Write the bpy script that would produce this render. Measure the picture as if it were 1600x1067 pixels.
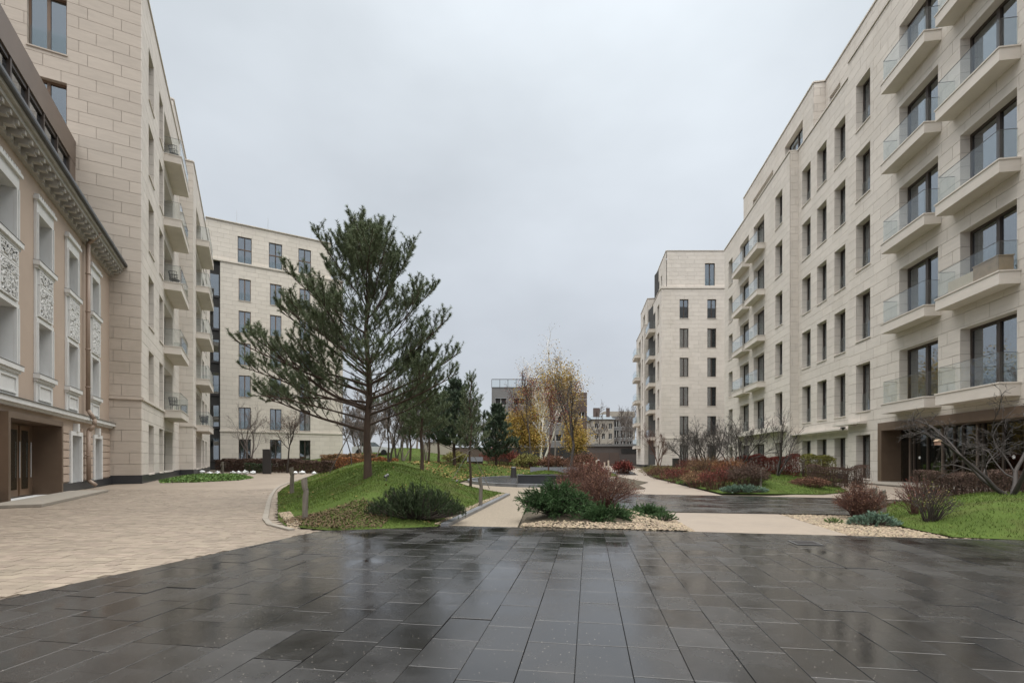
import bpy, math, random
import numpy as np
from mathutils import Matrix, Vector
for o in list(bpy.data.objects): bpy.data.objects.remove(o)
sc = bpy.context.scene
COL = sc.collection
# ------------------------------------------------------------------ camera
CAMZ, FPX, HOR = 1.15, 760.0, 718.0
cam = bpy.data.cameras.new('camera'); camo = bpy.data.objects.new('camera', cam); COL.objects.link(camo)
cam.sensor_width = 36.0; cam.lens = 36.0*FPX/1600.0
cam.shift_y = (HOR-533.5)/1600.0
cam.clip_start = 0.05; cam.clip_end = 3000
camo.location = (0, 0, CAMZ); camo.rotation_euler = (math.radians(90), 0, 0)
sc.camera = camo
# ------------------------------------------------------------------ sky
SUN_EL, SUN_AZ = 86.0, 172.0       # overcast: very soft sun high up
wd = bpy.data.worlds.new('World'); sc.world = wd; wd.use_nodes = True
nt = wd.node_tree; nt.nodes.clear()
def wn(t, **k):
    n = nt.nodes.new(t)
    for a, b in k.items(): setattr(n, a, b)
    return n
wo = wn('ShaderNodeOutputWorld'); bg = wn('ShaderNodeBackground')
sky = wn('ShaderNodeTexSky', sky_type='NISHITA', sun_disc=False)
sky.sun_elevation = math.radians(SUN_EL); sky.sun_rotation = math.radians(SUN_AZ); sky.air_density = 1.0; sky.dust_density = 3.0
tc = wn('ShaderNodeTexCoord'); sx = wn('ShaderNodeSeparateXYZ')
nt.links.new(tc.outputs['Generated'], sx.inputs[0])
rmp = wn('ShaderNodeValToRGB')
e = rmp.color_ramp.elements
e[0].position = 0.0; e[0].color = (0.475, 0.505, 0.545, 1)
e[1].position = 1.0; e[1].color = (1.02, 1.08, 1.14, 1)
m_ = rmp.color_ramp.elements.new(0.25); m_.color = (0.52, 0.555, 0.60, 1)
m_ = rmp.color_ramp.elements.new(0.62); m_.color = (0.665, 0.715, 0.755, 1)
nt.links.new(sx.outputs['Z'], rmp.inputs[0])
nz = wn('ShaderNodeTexNoise'); nz.inputs['Scale'].default_value = 1.6; nz.inputs['Detail'].default_value = 5; nz.inputs['Roughness'].default_value = .5
mpn = wn('ShaderNodeMapping'); mpn.inputs['Scale'].default_value = (1, 1, 1.9); mpn.inputs['Location'].default_value = (3.1, .4, .7)
nt.links.new(tc.outputs['Generated'], mpn.inputs[0]); nt.links.new(mpn.outputs[0], nz.inputs['Vector'])
mr = wn('ShaderNodeMapRange'); mr.inputs[1].default_value = .3; mr.inputs[2].default_value = .7; mr.inputs[3].default_value = 5.3; mr.inputs[4].default_value = 7.0
nt.links.new(nz.outputs['Fac'], mr.inputs[0])
vm = wn('ShaderNodeVectorMath', operation='SCALE'); nt.links.new(rmp.outputs[0], vm.inputs[0]); nt.links.new(mr.outputs[0], vm.inputs['Scale'])
mx = wn('ShaderNodeMix', data_type='RGBA'); mx.inputs[0].default_value = .94
nt.links.new(sky.outputs[0], mx.inputs[6]); nt.links.new(vm.outputs[0], mx.inputs[7])
nt.links.new(mx.outputs[2], bg.inputs[0]); bg.inputs[1].default_value = 0.05
nt.links.new(bg.outputs[0], wo.inputs[0])
sl = bpy.data.lights.new('sun', 'SUN'); so = bpy.data.objects.new('sun', sl); COL.objects.link(so)
sl.energy = 1.5; sl.angle = math.radians(93); sl.color = (1.0, 0.96, 0.9)
so.rotation_euler = (math.radians(90-SUN_EL), 0, math.radians(180-SUN_AZ)); so.location = (0, 0, 60)
sc.view_settings.view_transform = 'Standard'; sc.view_settings.look = 'None'
sc.view_settings.exposure = 1.92; sc.view_settings.gamma = 1.0; sc.view_settings.use_curve_mapping = False

rnd = random.Random(7); RNG = np.random.default_rng(11)
def lin(r, g, b):
    f = lambda c: (c/255/12.92) if c/255 <= .04045 else ((c/255+.055)/1.055)**2.4
    return (f(r), f(g), f(b), 1)
# ------------------------------------------------------------------ materials
def mat(name, col, rough=.7, var=.1, nscale=3.0, namt=.15, bump=0.0, bscale=40.0, spec=.5, metal=0.0, isl=True, hue=0.0, streak=None, coords='Object'):
    m = bpy.data.materials.new(name); m.use_nodes = True; t = m.node_tree; N = t.nodes; L = t.links
    b = N['Principled BSDF']; b.inputs['Roughness'].default_value = rough; b.inputs['Metallic'].default_value = metal
    b.inputs['Specular IOR Level'].default_value = spec
    geo = N.new('ShaderNodeNewGeometry'); oi = N.new('ShaderNodeObjectInfo')
    pos = N.new('ShaderNodeMapping'); L.new(geo.outputs['Position'], pos.inputs[0])
    if streak: pos.inputs['Scale'].default_value = streak
    nz = N.new('ShaderNodeTexNoise'); nz.inputs['Scale'].default_value = nscale; nz.inputs['Detail'].default_value = 6; nz.inputs['Roughness'].default_value = .6
    L.new(pos.outputs[0], nz.inputs['Vector'])
    add = N.new('ShaderNodeMath'); add.operation = 'ADD'; L.new(oi.outputs['Random'], add.inputs[0]); L.new(geo.outputs['Random Per Island'], add.inputs[1])
    fr = N.new('ShaderNodeMath'); fr.operation = 'FRACT'; L.new(add.outputs[0], fr.inputs[0])
    hs = N.new('ShaderNodeHueSaturation'); hs.inputs['Color'].default_value = col
    v1 = N.new('ShaderNodeMapRange'); v1.inputs[3].default_value = 1-var; v1.inputs[4].default_value = 1+var; L.new(fr.outputs[0], v1.inputs[0])
    v2 = N.new('ShaderNodeMapRange'); v2.inputs[1].default_value = .25; v2.inputs[2].default_value = .75; v2.inputs[3].default_value = 1-namt; v2.inputs[4].default_value = 1+namt; L.new(nz.outputs['Fac'], v2.inputs[0])
    mu = N.new('ShaderNodeMath'); mu.operation = 'MULTIPLY'; L.new(v1.outputs[0], mu.inputs[0]); L.new(v2.outputs[0], mu.inputs[1]); L.new(mu.outputs[0], hs.inputs['Value'])
    if hue:
        f2 = N.new('ShaderNodeMath'); f2.operation = 'MULTIPLY'; f2.inputs[1].default_value = 7.31; L.new(fr.outputs[0], f2.inputs[0])
        f3 = N.new('ShaderNodeMath'); f3.operation = 'FRACT'; L.new(f2.outputs[0], f3.inputs[0])
        v3 = N.new('ShaderNodeMapRange'); v3.inputs[3].default_value = .5-hue; v3.inputs[4].default_value = .5+hue; L.new(f3.outputs[0], v3.inputs[0]); L.new(v3.outputs[0], hs.inputs['Hue'])
    L.new(hs.outputs[0], b.inputs['Base Color'])
    if bump:
        bz = N.new('ShaderNodeTexNoise'); bz.inputs['Scale'].default_value = bscale; bz.inputs['Detail'].default_value = 4; L.new(pos.outputs[0], bz.inputs['Vector'])
        bp = N.new('ShaderNodeBump'); bp.inputs['Strength'].default_value = bump; bp.inputs['Distance'].default_value = .01; L.new(bz.outputs['Fac'], bp.inputs['Height']); L.new(bp.outputs[0], b.inputs['Normal'])
    m['_'] = 1
    return m
def stain(m, col, scale, lo, hi, streak=(1, 1, 1), amt=.6):
    "irregular weather stains over a material's colour"
    t = m.node_tree; N = t.nodes; L = t.links; b = N['Principled BSDF']
    src = b.inputs['Base Color'].links[0].from_socket
    geo = N.new('ShaderNodeNewGeometry'); mp = N.new('ShaderNodeMapping'); mp.inputs['Scale'].default_value = streak; L.new(geo.outputs['Position'], mp.inputs[0])
    nz = N.new('ShaderNodeTexNoise'); nz.inputs['Scale'].default_value = scale; nz.inputs['Detail'].default_value = 8; nz.inputs['Roughness'].default_value = .65; L.new(mp.outputs[0], nz.inputs['Vector'])
    mr = N.new('ShaderNodeMapRange'); mr.inputs[1].default_value = lo; mr.inputs[2].default_value = hi; mr.inputs[4].default_value = amt; L.new(nz.outputs['Fac'], mr.inputs[0])
    mx = N.new('ShaderNodeMix'); mx.data_type = 'RGBA'; mx.inputs[7].default_value = col; L.new(mr.outputs[0], mx.inputs[0]); L.new(src, mx.inputs[6]); L.new(mx.outputs[2], b.inputs['Base Color'])
    return m
def glassmat(name, tint, refl=.12, rough=.02):
    m = bpy.data.materials.new(name); m.use_nodes = True; t = m.node_tree; N = t.nodes; L = t.links; N.clear()
    o = N.new('ShaderNodeOutputMaterial'); tr = N.new('ShaderNodeBsdfTransparent'); tr.inputs[0].default_value = tint
    gl = N.new('ShaderNodeBsdfGlossy'); gl.inputs['Roughness'].default_value = rough; gl.inputs[0].default_value = (.9, .95, 1, 1)
    lw = N.new('ShaderNodeLayerWeight'); lw.inputs['Blend'].default_value = .5
    pw = N.new('ShaderNodeMath'); pw.operation = 'POWER'; pw.inputs[1].default_value = 4.0; L.new(lw.outputs['Facing'], pw.inputs[0])
    ad = N.new('ShaderNodeMath'); ad.operation = 'MULTIPLY_ADD'; ad.inputs[1].default_value = .55; ad.inputs[2].default_value = refl; ad.use_clamp = True; L.new(pw.outputs[0], ad.inputs[0])
    mx = N.new('ShaderNodeMixShader'); L.new(ad.outputs[0], mx.inputs[0]); L.new(tr.outputs[0], mx.inputs[1]); L.new(gl.outputs[0], mx.inputs[2]); L.new(mx.outputs[0], o.inputs[0])
    return m
STONE = (.63, .58, .525, 1)
M = {}
M['stone'] = stain(mat('limestone', STONE, .75, .045, 1.3, .07, .15, 25, .3, streak=(1, 1, 6)), (.46, .41, .34, 1), .35, .5, .8, (1, 1, .6), .45)
M['stone_far'] = stain(mat('limestone_cream', (.63, .58, .51, 1), .75, .05, 1.3, .06, 0, streak=(1, 1, 6)), (.5, .45, .37, 1), .3, .5, .8, (1, 1, .6), .4)
M['stone_warm'] = stain(mat('limestone_shaded', (.50, .44, .38, 1), .75, .05, 1.3, .08, .15, 25, .3, streak=(1, 1, 6)), (.33, .28, .22, 1), .5, .55, .8, (1, 1, .5), .5)  # same limestone, with the end wall's shade put into a darker, tanner colour
M['joint'] = mat('joint_grey', (.37, .33, .285, 1), .9, 0, 2, .1)
M['plinth'] = mat('plinth_basalt', (.035, .036, .04, 1), .4, .1, 4, .2)
M['copper'] = mat('bronze_cladding', (.165, .115, .08, 1), .42, .08, 1.2, .18, 0, metal=.35)
M['bronze_light'] = mat('bronze_panel', (.17, .13, .105, 1), .45, .05, 1.0, .1, metal=.25)
M['frame'] = mat('window_frame_brown', (.05, .036, .028, 1), .45, .03, 3, .1)
M['frame_w'] = mat('oak_frame', (.14, .085, .05, 1), .5, .05, 3, .15)
M['glass'] = glassmat('window_glass', (.55, .58, .58, 1), .30)
M['guard'] = glassmat('railing_glass', (.93, .948, .945, 1), .035)
M['doorglass'] = glassmat('entrance_glass', (.5, .51, .43, 1), .09)
M['interior'] = mat('dark_room', (.06, .058, .055, 1), .9, .2, .4, .3)
M['curtain'] = mat('curtain_linen', (.52, .52, .50, 1), .9, .15, 2, .08)
M['pink'] = stain(mat('peach_plaster', (.455, .365, .30, 1), .85, .02, .8, .05, .1, 60, .2), (.40, .31, .24, 1), .4, .5, .8, (1, 1, .4), .35)
M['white'] = stain(mat('white_stucco', (.66, .66, .65, 1), .8, .03, 2, .05, .1, 60, .2), (.4, .39, .37, 1), 1.2, .52, .8, (1, 1, .4), .4)
M['stucco_grey'] = mat('cornice_stucco', (.42, .40, .37, 1), .85, .08, 3, .15, .1, 50)
M['pipe'] = mat('downpipe_paint', (.30, .225, .175, 1), .5, .02, 3, .1)
M['metal'] = mat('grey_metal', (.13, .13, .13, 1), .45, .05, 5, .1, metal=.5)
M['steel'] = mat('pale_steel', (.5, .5, .5, 1), .4, .05, 5, .1, metal=.6)
M['wood'] = mat('weathered_timber', (.16, .14, .115, 1), .85, .15, 9, .3, .4, 30, streak=(3, 3, .4))
M['crate'] = mat('plywood', (.36, .26, .17, 1), .7, .1, 5, .2)
M['board'] = mat('beige_board', (.55, .47, .37, 1), .8, .05, 3, .05)
M['paver'] = stain(mat('sand_paver', (.25, .206, .162, 1), .55, .15, 2.0, .12, .3, 60, .4, hue=.008), (.165, .135, .105, 1), .45, .45, .75, amt=.6)
M['paverjoint'] = mat('paver_joint', (.15, .125, .10, 1), .9, 0, 8, .2)
M['concrete'] = stain(mat('beige_concrete', (.255, .212, .17, 1), .55, .02, 6, .08, .15, 80, .4), (.19, .16, .135, 1), .7, .48, .75, amt=.6)
M['kerb'] = mat('kerb_stone', (.25, .225, .19, 1), .7, .06, 8, .12, .2, 50)
M['gravel'] = mat('fine_gravel', (.22, .185, .14, 1), .85, 0, 45, .45, .6, 60)
M['pebble'] = mat('cream_pebble', (.25, .195, .13, 1), .6, .4, 4, .1, hue=.015)
M['mulch'] = mat('bed_soil', (.06, .048, .03, 1), .95, 0, 6, .4, .6, 30)
M['grassbase'] = stain(mat('lawn', (.06, .09, .02, 1), .95, 0, 1.6, .25, .5, 60, .1, hue=0), (.075, .06, .028, 1), .9, .5, .72, amt=.6)
M['blade'] = mat('grass_blade', (.094, .138, .028, 1), .8, .35, .8, .3, spec=.15, hue=.02)
M['blade'] = stain(M['blade'], (.10, .085, .04, 1), .9, .48, .7, amt=.6)
M['leaf_y'] = mat('fallen_leaf', (.20, .14, .05, 1), .8, .4, 3, .1, spec=.2, hue=.04)
M['leaf_b'] = mat('leaf_litter', (.11, .076, .044, 1), .8, .45, 3, .1, spec=.2, hue=.03)
M['bark'] = mat('pine_bark', (.062, .04, .028, 1), .9, .05, 6, .4, .8, 25, streak=(1, 1, .35))
M['bark_d'] = mat('dark_bark', (.055, .042, .034, 1), .85, .08, 8, .3)
M['bark_g'] = mat('wet_grey_bark', (.042, .034, .030, 1), .7, .08, 8, .35, .4, 40)
M['bark_r'] = mat('reddish_twig', (.105, .05, .036, 1), .8, .25, 4, .2, hue=.01)
M['bark_f'] = mat('far_twig', (.15, .125, .11, 1), .9, .15, 2, .2)
M['birch'] = mat('birch_bark', (.62, .58, .52, 1), .8, .08, 9, .5, streak=(1, 1, 3))
M['needle'] = mat('pine_needle', (.118, .148, .08, 1), .65, .35, .9, .3, spec=.3, hue=.025)
M['needle_b'] = mat('blue_pine_needle', (.072, .104, .066, 1), .65, .35, .9, .25, spec=.3, hue=.02)
M['mugo'] = mat('mountain_pine_needle', (.036, .055, .022, 1), .6, .35, 2, .3, spec=.3, hue=.02)
M['juniper'] = mat('juniper_spray', (.05, .095, .035, 1), .7, .35, 3, .35, spec=.2, hue=.02)
M['bluegreen'] = mat('blue_green_leaf', (.14, .21, .155, 1), .7, .3, 3, .2, spec=.2)
M['ivy'] = mat('ground_cover_leaf', (.11, .19, .045, 1), .6, .35, 2, .2, spec=.3, hue=.02)
M['redleaf'] = mat('red_leaf', (.16, .042, .032, 1), .7, .4, 3, .2, spec=.2, hue=.015)
M['brownleaf'] = mat('brown_leaf', (.15, .078, .05, 1), .8, .4, 3, .25, spec=.2, hue=.015)
M['tanleaf'] = mat('tan_leaf', (.24, .15, .08, 1), .8, .4, 3, .25, spec=.2, hue=.02)
M['yellow'] = mat('yellow_leaf', (.36, .25, .065, 1), .7, .35, 2, .2, spec=.2, hue=.02)
M['yellowgreen'] = mat('yellow_green_leaf', (.17, .165, .045, 1), .7, .35, 3, .2, spec=.2, hue=.02)
M['orangeleaf'] = mat('orange_brown_leaf', (.26, .115, .05, 1), .8, .4, 3, .2, spec=.2, hue=.02)
M['hedgebrown'] = mat('hedge_twig', (.095, .058, .042, 1), .85, .4, 3, .25, hue=.015)
M['bag'] = mat('white_plastic_bag', (.72, .74, .75, 1), .4, .05, 4, .05)
M['darkbox'] = mat('dark_painted_metal', (.035, .032, .032, 1), .5, .05, 4, .1)
M['deck'] = mat('wet_slate_strip', (.05, .052, .057, 1), .25, .2, 3, .25)
M['slate'] = mat('slate_edge', (.16, .165, .175, 1), .35, .15, 3, .25)
M['benchseat'] = mat('grey_bench_seat', (.034, .037, .043, 1), .8, .04, 3, .1)
M['farconc'] = stain(mat('far_concrete', (.185, .182, .18, 1), .9, .03, .3, .15), (.12, .115, .11, 1), .1, .5, .8, amt=.5)
M['farbrown'] = mat('far_brown_brick', (.11, .08, .068, 1), .9, .03, .3, .1)
M['farcream'] = mat('far_cream_plaster', (.36, .325, .275, 1), .9, .03, .2, .08)
M['farroof'] = mat('far_blue_roof', (.17, .20, .225, 1), .6, .03, .3, .08)
M['fargarage'] = mat('garage_brown', (.10, .085, .08, 1), .8, .05, .4, .15)
M['darkwall'] = mat('dark_fence_panel', (.03, .029, .028, 1), .8, .1, .5, .2)
M['carwhite'] = mat('car_paint', (.7, .72, .74, 1), .2, .02, 1, .02)
M['tyre'] = mat('tyre_rubber', (.02, .02, .02, 1), .8, 0, 3, .1)
M['lampw'] = mat('lamp_white', (.75, .75, .73, 1), .4, 0, 3, .02)

def slabmat():
    m = mat('wet_basalt_slab', (.0215, .0205, .020, 1), .3, .25, 2.2, .3, 0, spec=1.0)
    t = m.node_tree; N = t.nodes; L = t.links; b = N['Principled BSDF']
    geo = N.new('ShaderNodeNewGeometry')
    n1 = N.new('ShaderNodeTexNoise'); n1.inputs['Scale'].default_value = 1.1; n1.inputs['Detail'].default_value = 6; n1.inputs['Roughness'].default_value = .62; L.new(geo.outputs['Position'], n1.inputs['Vector'])
    r = N.new('ShaderNodeMapRange'); r.inputs[1].default_value = .36; r.inputs[2].default_value = .62; r.inputs[3].default_value = .035; r.inputs[4].default_value = .26; L.new(n1.outputs['Fac'], r.inputs[0])
    oi = N.new('ShaderNodeObjectInfo'); ad = N.new('ShaderNodeMath'); ad.operation = 'ADD'; L.new(oi.outputs['Random'], ad.inputs[0]); L.new(geo.outputs['Random Per Island'], ad.inputs[1])
    f = N.new('ShaderNodeMath'); f.operation = 'FRACT'; L.new(ad.outputs[0], f.inputs[0])
    r2 = N.new('ShaderNodeMapRange'); r2.inputs[3].default_value = -.02; r2.inputs[4].default_value = .13; L.new(f.outputs[0], r2.inputs[0])
    s = N.new('ShaderNodeMath'); s.operation = 'ADD'; L.new(r.outputs[0], s.inputs[0]); L.new(r2.outputs[0], s.inputs[1]); L.new(s.outputs[0], b.inputs['Roughness'])
    # fine grit flecks lying on the wet stone
    vo = N.new('ShaderNodeTexVoronoi'); vo.inputs['Scale'].default_value = 24; L.new(geo.outputs['Position'], vo.inputs['Vector'])
    c = N.new('ShaderNodeMapRange'); c.inputs[1].default_value = .05; c.inputs[2].default_value = .10; c.inputs[3].default_value = 1.0; c.inputs[4].default_value = 0; L.new(vo.outputs['Distance'], c.inputs[0])
    n3 = N.new('ShaderNodeTexNoise'); n3.inputs['Scale'].default_value = .9; L.new(geo.outputs['Position'], n3.inputs['Vector'])
    k = N.new('ShaderNodeMapRange'); k.inputs[1].default_value = .36; k.inputs[2].default_value = .56; L.new(n3.outputs['Fac'], k.inputs[0])
    mm = N.new('ShaderNodeMath'); mm.operation = 'MULTIPLY'; L.new(c.outputs[0], mm.inputs[0]); L.new(k.outputs[0], mm.inputs[1])
    src = b.inputs['Base Color'].links[0].from_socket
    mx = N.new('ShaderNodeMix'); mx.data_type = 'RGBA'; mx.inputs[7].default_value = (.32, .29, .25, 1); L.new(mm.outputs[0], mx.inputs[0]); L.new(src, mx.inputs[6]); L.new(mx.outputs[2], b.inputs['Base Color'])
    bz = N.new('ShaderNodeTexNoise'); bz.inputs['Scale'].default_value = 9; bz.inputs['Detail'].default_value = 7; bz.inputs['Roughness'].default_value = .7; L.new(geo.outputs['Position'], bz.inputs['Vector'])
    bp = N.new('ShaderNodeBump'); bp.inputs['Strength'].default_value = .07; bp.inputs['Distance'].default_value = .012; L.new(bz.outputs['Fac'], bp.inputs['Height']); L.new(bp.outputs[0], b.inputs['Normal'])
    return m
M['slab'] = slabmat()

# ------------------------------------------------------------------ mesh helpers
WM = {}
def put(name, me, parent=None, Mx=None):
    o = bpy.data.objects.new(name, me); COL.objects.link(o)
    Mx = Mx.copy() if Mx is not None else Matrix()
    WM[o.name] = Mx
    if parent is not None:
        o.parent = parent; o.matrix_basis = WM[parent.name].inverted() @ Mx
    else: o.matrix_basis = Mx
    return o
def T(x, y, z): return Matrix.Translation((x, y, z))
def RZ(a): return Matrix.Rotation(a, 4, 'Z')
def thing(name, label, cat, Mx=None, group=None, me=None, kind=None):
    o = put(name, me, None, Mx); o['label'] = label; o['category'] = cat
    if group: o['group'] = group
    if kind: o['kind'] = kind
    return o
def struct(name, me, Mx=None):
    o = put(name, me, None, Mx); o['kind'] = 'structure'; return o
class MB:
    def __init__(s): s.v = []; s.f = []
    def quad(s, a, b, c, d):
        i = len(s.v); s.v += [a, b, c, d]; s.f.append((i, i+1, i+2, i+3))
    def poly(s, pts):
        i = len(s.v); s.v += list(pts); s.f.append(tuple(range(i, i+len(pts))))
    def box(s, x0, x1, y0, y1, z0, z1, Mx=None):
        i = len(s.v)
        c = [(x0, y0, z0), (x1, y0, z0), (x1, y1, z0), (x0, y1, z0), (x0, y0, z1), (x1, y0, z1), (x1, y1, z1), (x0, y1, z1)]
        if Mx is not None: c = [tuple(Mx @ Vector(p)) for p in c]
        s.v += c
        s.f += [(i, i+3, i+2, i+1), (i+4, i+5, i+6, i+7), (i, i+1, i+5, i+4), (i+1, i+2, i+6, i+5), (i+2, i+3, i+7, i+6), (i+3, i, i+4, i+7)]
    def prism(s, pts, z0, z1):
        i = len(s.v); n = len(pts)
        s.v += [(p[0], p[1], z0) for p in pts] + [(p[0], p[1], z1) for p in pts]
        s.f.append(tuple(i+n-1-k for k in range(n))); s.f.append(tuple(i+n+k for k in range(n)))
        for k in range(n): s.f.append((i+k, i+(k+1) % n, i+n+(k+1) % n, i+n+k))
    def cyl(s, p, q, r0, r1, n=10):
        p = Vector(p); q = Vector(q); t = (q-p).normalized(); a = t.orthogonal().normalized(); b = t.cross(a); i = len(s.v)
        for c, r in ((p, r0), (q, r1)):
            for k in range(n):
                w = 2*math.pi*k/n; s.v.append(tuple(c+(a*math.cos(w)+b*math.sin(w))*r))
        s.f.append(tuple(i+n-1-k for k in range(n))); s.f.append(tuple(i+n+k for k in range(n)))
        for k in range(n): s.f.append((i+k, i+(k+1) % n, i+n+(k+1) % n, i+n+k))
    def mesh(s, name, m, smooth=False):
        me = bpy.data.meshes.new(name); me.from_pydata(s.v, [], s.f); me.materials.append(m if not isinstance(m, str) else M[m])
        if smooth: me.shade_smooth()
        me.update(); return me
def npmesh(name, V, F, m, smooth=False):
    "V (n,3), F (k,3|4)"
    me = bpy.data.meshes.new(name); V = np.asarray(V, np.float32); F = np.asarray(F, np.int32); k = F.shape[1]
    me.vertices.add(len(V)); me.vertices.foreach_set('co', V.ravel())
    me.loops.add(F.size); me.loops.foreach_set('vertex_index', F.ravel())
    me.polygons.add(len(F)); me.polygons.foreach_set('loop_start', np.arange(0, F.size, k, dtype=np.int32)); me.polygons.foreach_set('loop_total', np.full(len(F), k, np.int32))
    me.materials.append(M[m] if isinstance(m, str) else m)
    me.update(calc_edges=True)
    if smooth: me.shade_smooth()
    me.validate(); return me
_unit = {}
def unitbox(m):
    if m not in _unit:
        b = MB(); b.box(0, 1, 0, 1, 0, 1); _unit[m] = b.mesh('piece_'+m, m)
    return _unit[m]
def SC(x, y, z): return Matrix.Diagonal((x, y, z, 1))
def proj(p):
    if p[1] < .3: return None
    return (800+FPX*p[0]/p[1], HOR-FPX*(p[2]-CAMZ)/p[1])
def pxarea(pts):
    q = [proj(p) for p in pts]
    if any(a is None for a in q): return 0
    a = 0
    for i in range(len(q)):
        x0, y0 = q[i]; x1, y1 = q[(i+1) % len(q)]
        x0 = min(max(x0, 0), 1600); x1 = min(max(x1, 0), 1600); y0 = min(max(y0, 0), 1067); y1 = min(max(y1, 0), 1067)
        a += x0*y1-x1*y0
    return abs(a)/2

# ------------------------------------------------------------------ buildings
class Building:
    def __init__(s, name, label, loc, group=None, stone='stone', nparts=280, cat='building'):
        s.root = thing(name, label, cat, T(*loc), group); s.stone = stone; s.panels = []; s.n = nparts; s.cm = {}
    def put(s, name, me, Mx, parent=None): return put(name, me, parent or s.root, Mx)
    def facade(s, Mx, L, z0, z1, ops, course=.54, plen=1.24, reveal=.38, plinth=0, name='wall', revmat=None):
        """Mx: local x along wall, y inward, z up. ops: (u0,u1,z0,z1)"""
        us = sorted({0, L} | {o[0] for o in ops} | {o[1] for o in ops}); zs = sorted({z0, z1} | {o[2] for o in ops} | {o[3] for o in ops})
        us = [u for u in us if 0 <= u <= L]; zs = [z for z in zs if z0 <= z <= z1]
        b = MB(); d = .03
        for i in range(len(us)-1):
            for j in range(len(zs)-1):
                uc = (us[i]+us[i+1])/2; zc = (zs[j]+zs[j+1])/2
                if any(o[0] < uc < o[1] and o[2] < zc < o[3] for o in ops): continue
                b.quad((us[i], d, zs[j]), (us[i+1], d, zs[j]), (us[i+1], d, zs[j+1]), (us[i], d, zs[j+1]))
        s.put(name, b.mesh(name, 'joint'), Mx)
        for (a, c, e, f) in ops:
            y0, y1 = d, reveal; r = MB()
            zl = [e]+[zz for zz in (z0+plinth+course*q for q in range(60)) if e+.06 < zz < f-.06]+[f]; jn = MB(); q_ = .009
            for za, zb in zip(zl[:-1], zl[1:]):
                za += q_ if za > e else 0; zb -= q_ if zb < f else 0
                r.quad((a, y0, za), (a, y1, za), (a, y1, zb), (a, y0, zb)); r.quad((c, y1, za), (c, y0, za), (c, y0, zb), (c, y1, zb))
            jn.quad((a-.006, y0, e), (a-.006, y1, e), (a-.006, y1, f), (a-.006, y0, f)); jn.quad((c+.006, y1, e), (c+.006, y0, e), (c+.006, y0, f), (c+.006, y1, f)); s.put('reveal_joint', jn.mesh('reveal_joint', 'joint'), Mx)
            r.quad((a, y0, f), (a, y1, f), (c, y1, f), (c, y0, f)); r.quad((a, y1, e), (a, y0, e), (c, y0, e), (c, y1, e))
            s.put('reveal', r.mesh('reveal', revmat or s.stone), Mx)
        if plinth:
            p = MB(); p.box(0, L, -.02, .025, z0, z0+plinth); s.put('plinth', p.mesh('plinth', 'plinth'), Mx)
        k = 0; z = z0+plinth; g = .008
        while z < z1-.02:
            zt = min(z+course, z1); u = -plen*(.5 if k % 2 else 0)
            if k % 4 == 3: u -= plen*.25
            while u < L:
                ua, ub = max(u, 0), min(u+plen, L)
                if ub-ua > .05:
                    rects = [(ua+(g if ua > 0 else 0), ub-(g if ub < L else 0), z+g, zt-g)]
                    for (a, c, e, f) in ops:
                        nr = []
                        for (p, q, w, x) in rects:
                            if q <= a or p >= c or x <= e or w >= f: nr.append((p, q, w, x)); continue
                            if p < a: nr.append((p, a, w, x))
                            if q > c: nr.append((c, q, w, x))
                            pp, qq = max(p, a), min(q, c)
                            if w < e: nr.append((pp, qq, w, e))
                            if x > f: nr.append((pp, qq, f, x))
                        rects = nr
                    for rr in rects:
                        if rr[1]-rr[0] > .03 and rr[3]-rr[2] > .03: s.panels.append((Mx,)+rr)
                u += plen
            z += course; k += 1
    def finish(s):
        sc_ = []
        for pn in s.panels:
            Mx, a, c, e, f = pn
            pts = [Mx @ Vector(p) for p in ((a, 0, e), (c, 0, e), (c, 0, f), (a, 0, f))]
            n = Mx.to_3x3() @ Vector((0, -1, 0)); vis = n.dot(Vector((0, 0, CAMZ))-pts[0]) > 0
            sc_.append(pxarea(pts) if vis else 0)
        order = sorted(range(len(s.panels)), key=lambda i: -sc_[i])
        big = order[:s.n]; rest = order[s.n:]
        ub = unitbox(s.stone)
        for i in big:
            if sc_[i] < 12: rest.append(i); continue
            Mx, a, c, e, f = s.panels[i]
            s.put('stone_panel', ub, Mx @ T(a, rnd.uniform(-.0015, .0015), e) @ SC(c-a, .029, f-e))
        b = MB()
        for i in rest:
            Mx, a, c, e, f = s.panels[i]
            j = len(b.v); b.v += [tuple(Mx @ Vector(p)) for p in ((a, 0, e), (c, 0, e), (c, 0, f), (a, 0, f), (a, .029, e), (c, .029, e), (c, .029, f), (a, .029, f))]
            b.f += [(j, j+1, j+2, j+3), (j, j+4, j+5, j+1), (j+3, j+2, j+6, j+7), (j, j+3, j+7, j+4), (j+1, j+5, j+6, j+2)]
        if b.f:
            o = s.put('stone_cladding', b.mesh('stone_cladding', s.stone), Matrix()); o['kind'] = 'stuff'
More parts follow.
